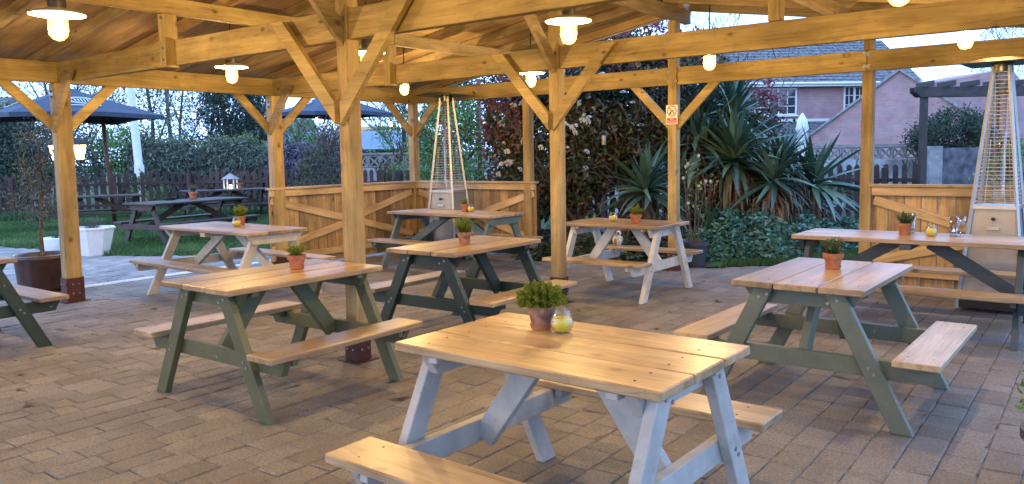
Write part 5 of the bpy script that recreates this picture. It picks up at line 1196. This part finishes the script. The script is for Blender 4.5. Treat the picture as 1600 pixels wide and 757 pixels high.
# ------------------------------------------------------------------ grass
def grass(name, label, poly, n, h, dens_d=None):
    xs = [p[0] for p in poly]; ys_ = [p[1] for p in poly]; pts = []
    while len(pts) < n:
        q = rng.uniform((min(xs), min(ys_)), (max(xs), max(ys_)), (n * 2, 2))
        for x, y in q:
            if len(pts) >= n: break
            if inpoly(x, y, poly): pts.append((x, y))
    p = np.array(pts); m = len(p); cl = .5 + .5 * np.sin(p[:, 0] * 2.3 + np.sin(p[:, 1] * 1.7)) * np.cos(p[:, 1] * 2.9)
    a = rng.uniform(0, 6.28, m); H = h * rng.uniform(.5, 1.2, m) * (.7 + .5 * cl); W = .006 + .004 * rng.uniform(size=m); W = W * (1.6 if h < .2 else 1)
    ln = rng.uniform(-.5, .5, (m, 2)) * H[:, None]
    b0 = np.stack([p[:, 0] - np.cos(a) * W, p[:, 1] - np.sin(a) * W, np.zeros(m) + .003], 1); b1 = np.stack([p[:, 0] + np.cos(a) * W, p[:, 1] + np.sin(a) * W, np.zeros(m) + .003], 1)
    tp = np.stack([p[:, 0] + ln[:, 0], p[:, 1] + ln[:, 1], H], 1)
    V = np.stack([b0, b1, tp], 1).reshape(-1, 3); F = np.arange(m * 3).reshape(-1, 3); t = np.clip(cl * .5 + rng.uniform(0, .5, m), 0, 1)
    o = npmesh(name, V, F, np.repeat(t, 3), M['grass']); return tag(o, label, 'grass', None, 'stuff')
grass('grass', 'lawn grass around the dark stained tables', [(-12.4, 1.6), (-7.1, 1.9), (-5.8, 2.1), (-3.8, 2.26), (-3.2, 2.58), (-1.3, 4.0), (-.5, 5.6), (-3, 9.5), (-10, 9.5), (-13, 5)], 75000, .085)
grass('grass_verge', 'strip of fresh grass at the foot of the hellebores', [(4.9, 5.72), (5.5, 6.38), (6.4, 7.23), (8.2, 7.4), (8.2, 8.4), (6.2, 8.2), (5.1, 6.9)], 14000, .10)
grass('long_grass_tufts', 'longer grass tufts along the picket fence', [P(-40, 20.2), P(470, 21.0), P(470, 21.6), P(-40, 20.6)], 5000, .28)
# ------------------------------------------------------------------ fallen leaves
LF = ['tiny curled leaf on the left paving beyond the other two', 'small leaf in the middle of the three at the lower left', 'largest pale brown leaf lowest of the three at the lower left', 'dark curled leaf on the paving between the cream and the sage tables', 'small leaf left of the bench of the sage green table', 'small leaf on the paving above the nearest table corner', 'tiny leaf by the foot of the table cut off at left', 'tiny leaf under the left end of the cream table front', 'crumb sized leaf under the nearest table', 'tiny leaf under the bottle green table', 'brown leaf behind the cream table by the planting bed', 'crumb sized leaf under the sage green table']
def fallen(x, y, s, rot, k):
    b = B(); n = 5; vs = [(0, -s * .5, .002), (s * .30, -s * .15, .008), (s * .22, s * .25, .004), (0, s * .55, .010), (-s * .25, s * .2, .003), (-s * .30, -s * .12, .012), (0, 0, .001)]
    b.add(vs, [(6, i, (i + 1) % 6) for i in range(6)]); b.box((0, -s * .62, .003), (.002, s * .3, .002))
    o = b.build('fallen_leaf', M['leafbrown'], None, loc=(x, y, .003)); o.rotation_euler = (0, 0, rot); tag(o, LF[k], 'leaf', 'fallen leaves on the paving')
for k, (x, y, s) in enumerate([(2.8, -1.62, .05), (3.21, -1.79, .055), (3.61, -1.9, .075), (5.79, 3.55, .08), (5.65, 2.78, .05), (5.86, 2.08, .05), (2.44, -1.2, .035), (4.9, 2.4, .04), (6.3, .1, .03), (4.2, .6, .035), (5.2, 4.6, .06), (8.1, .9, .035)]): fallen(x, y, s, k * 1.7, k)
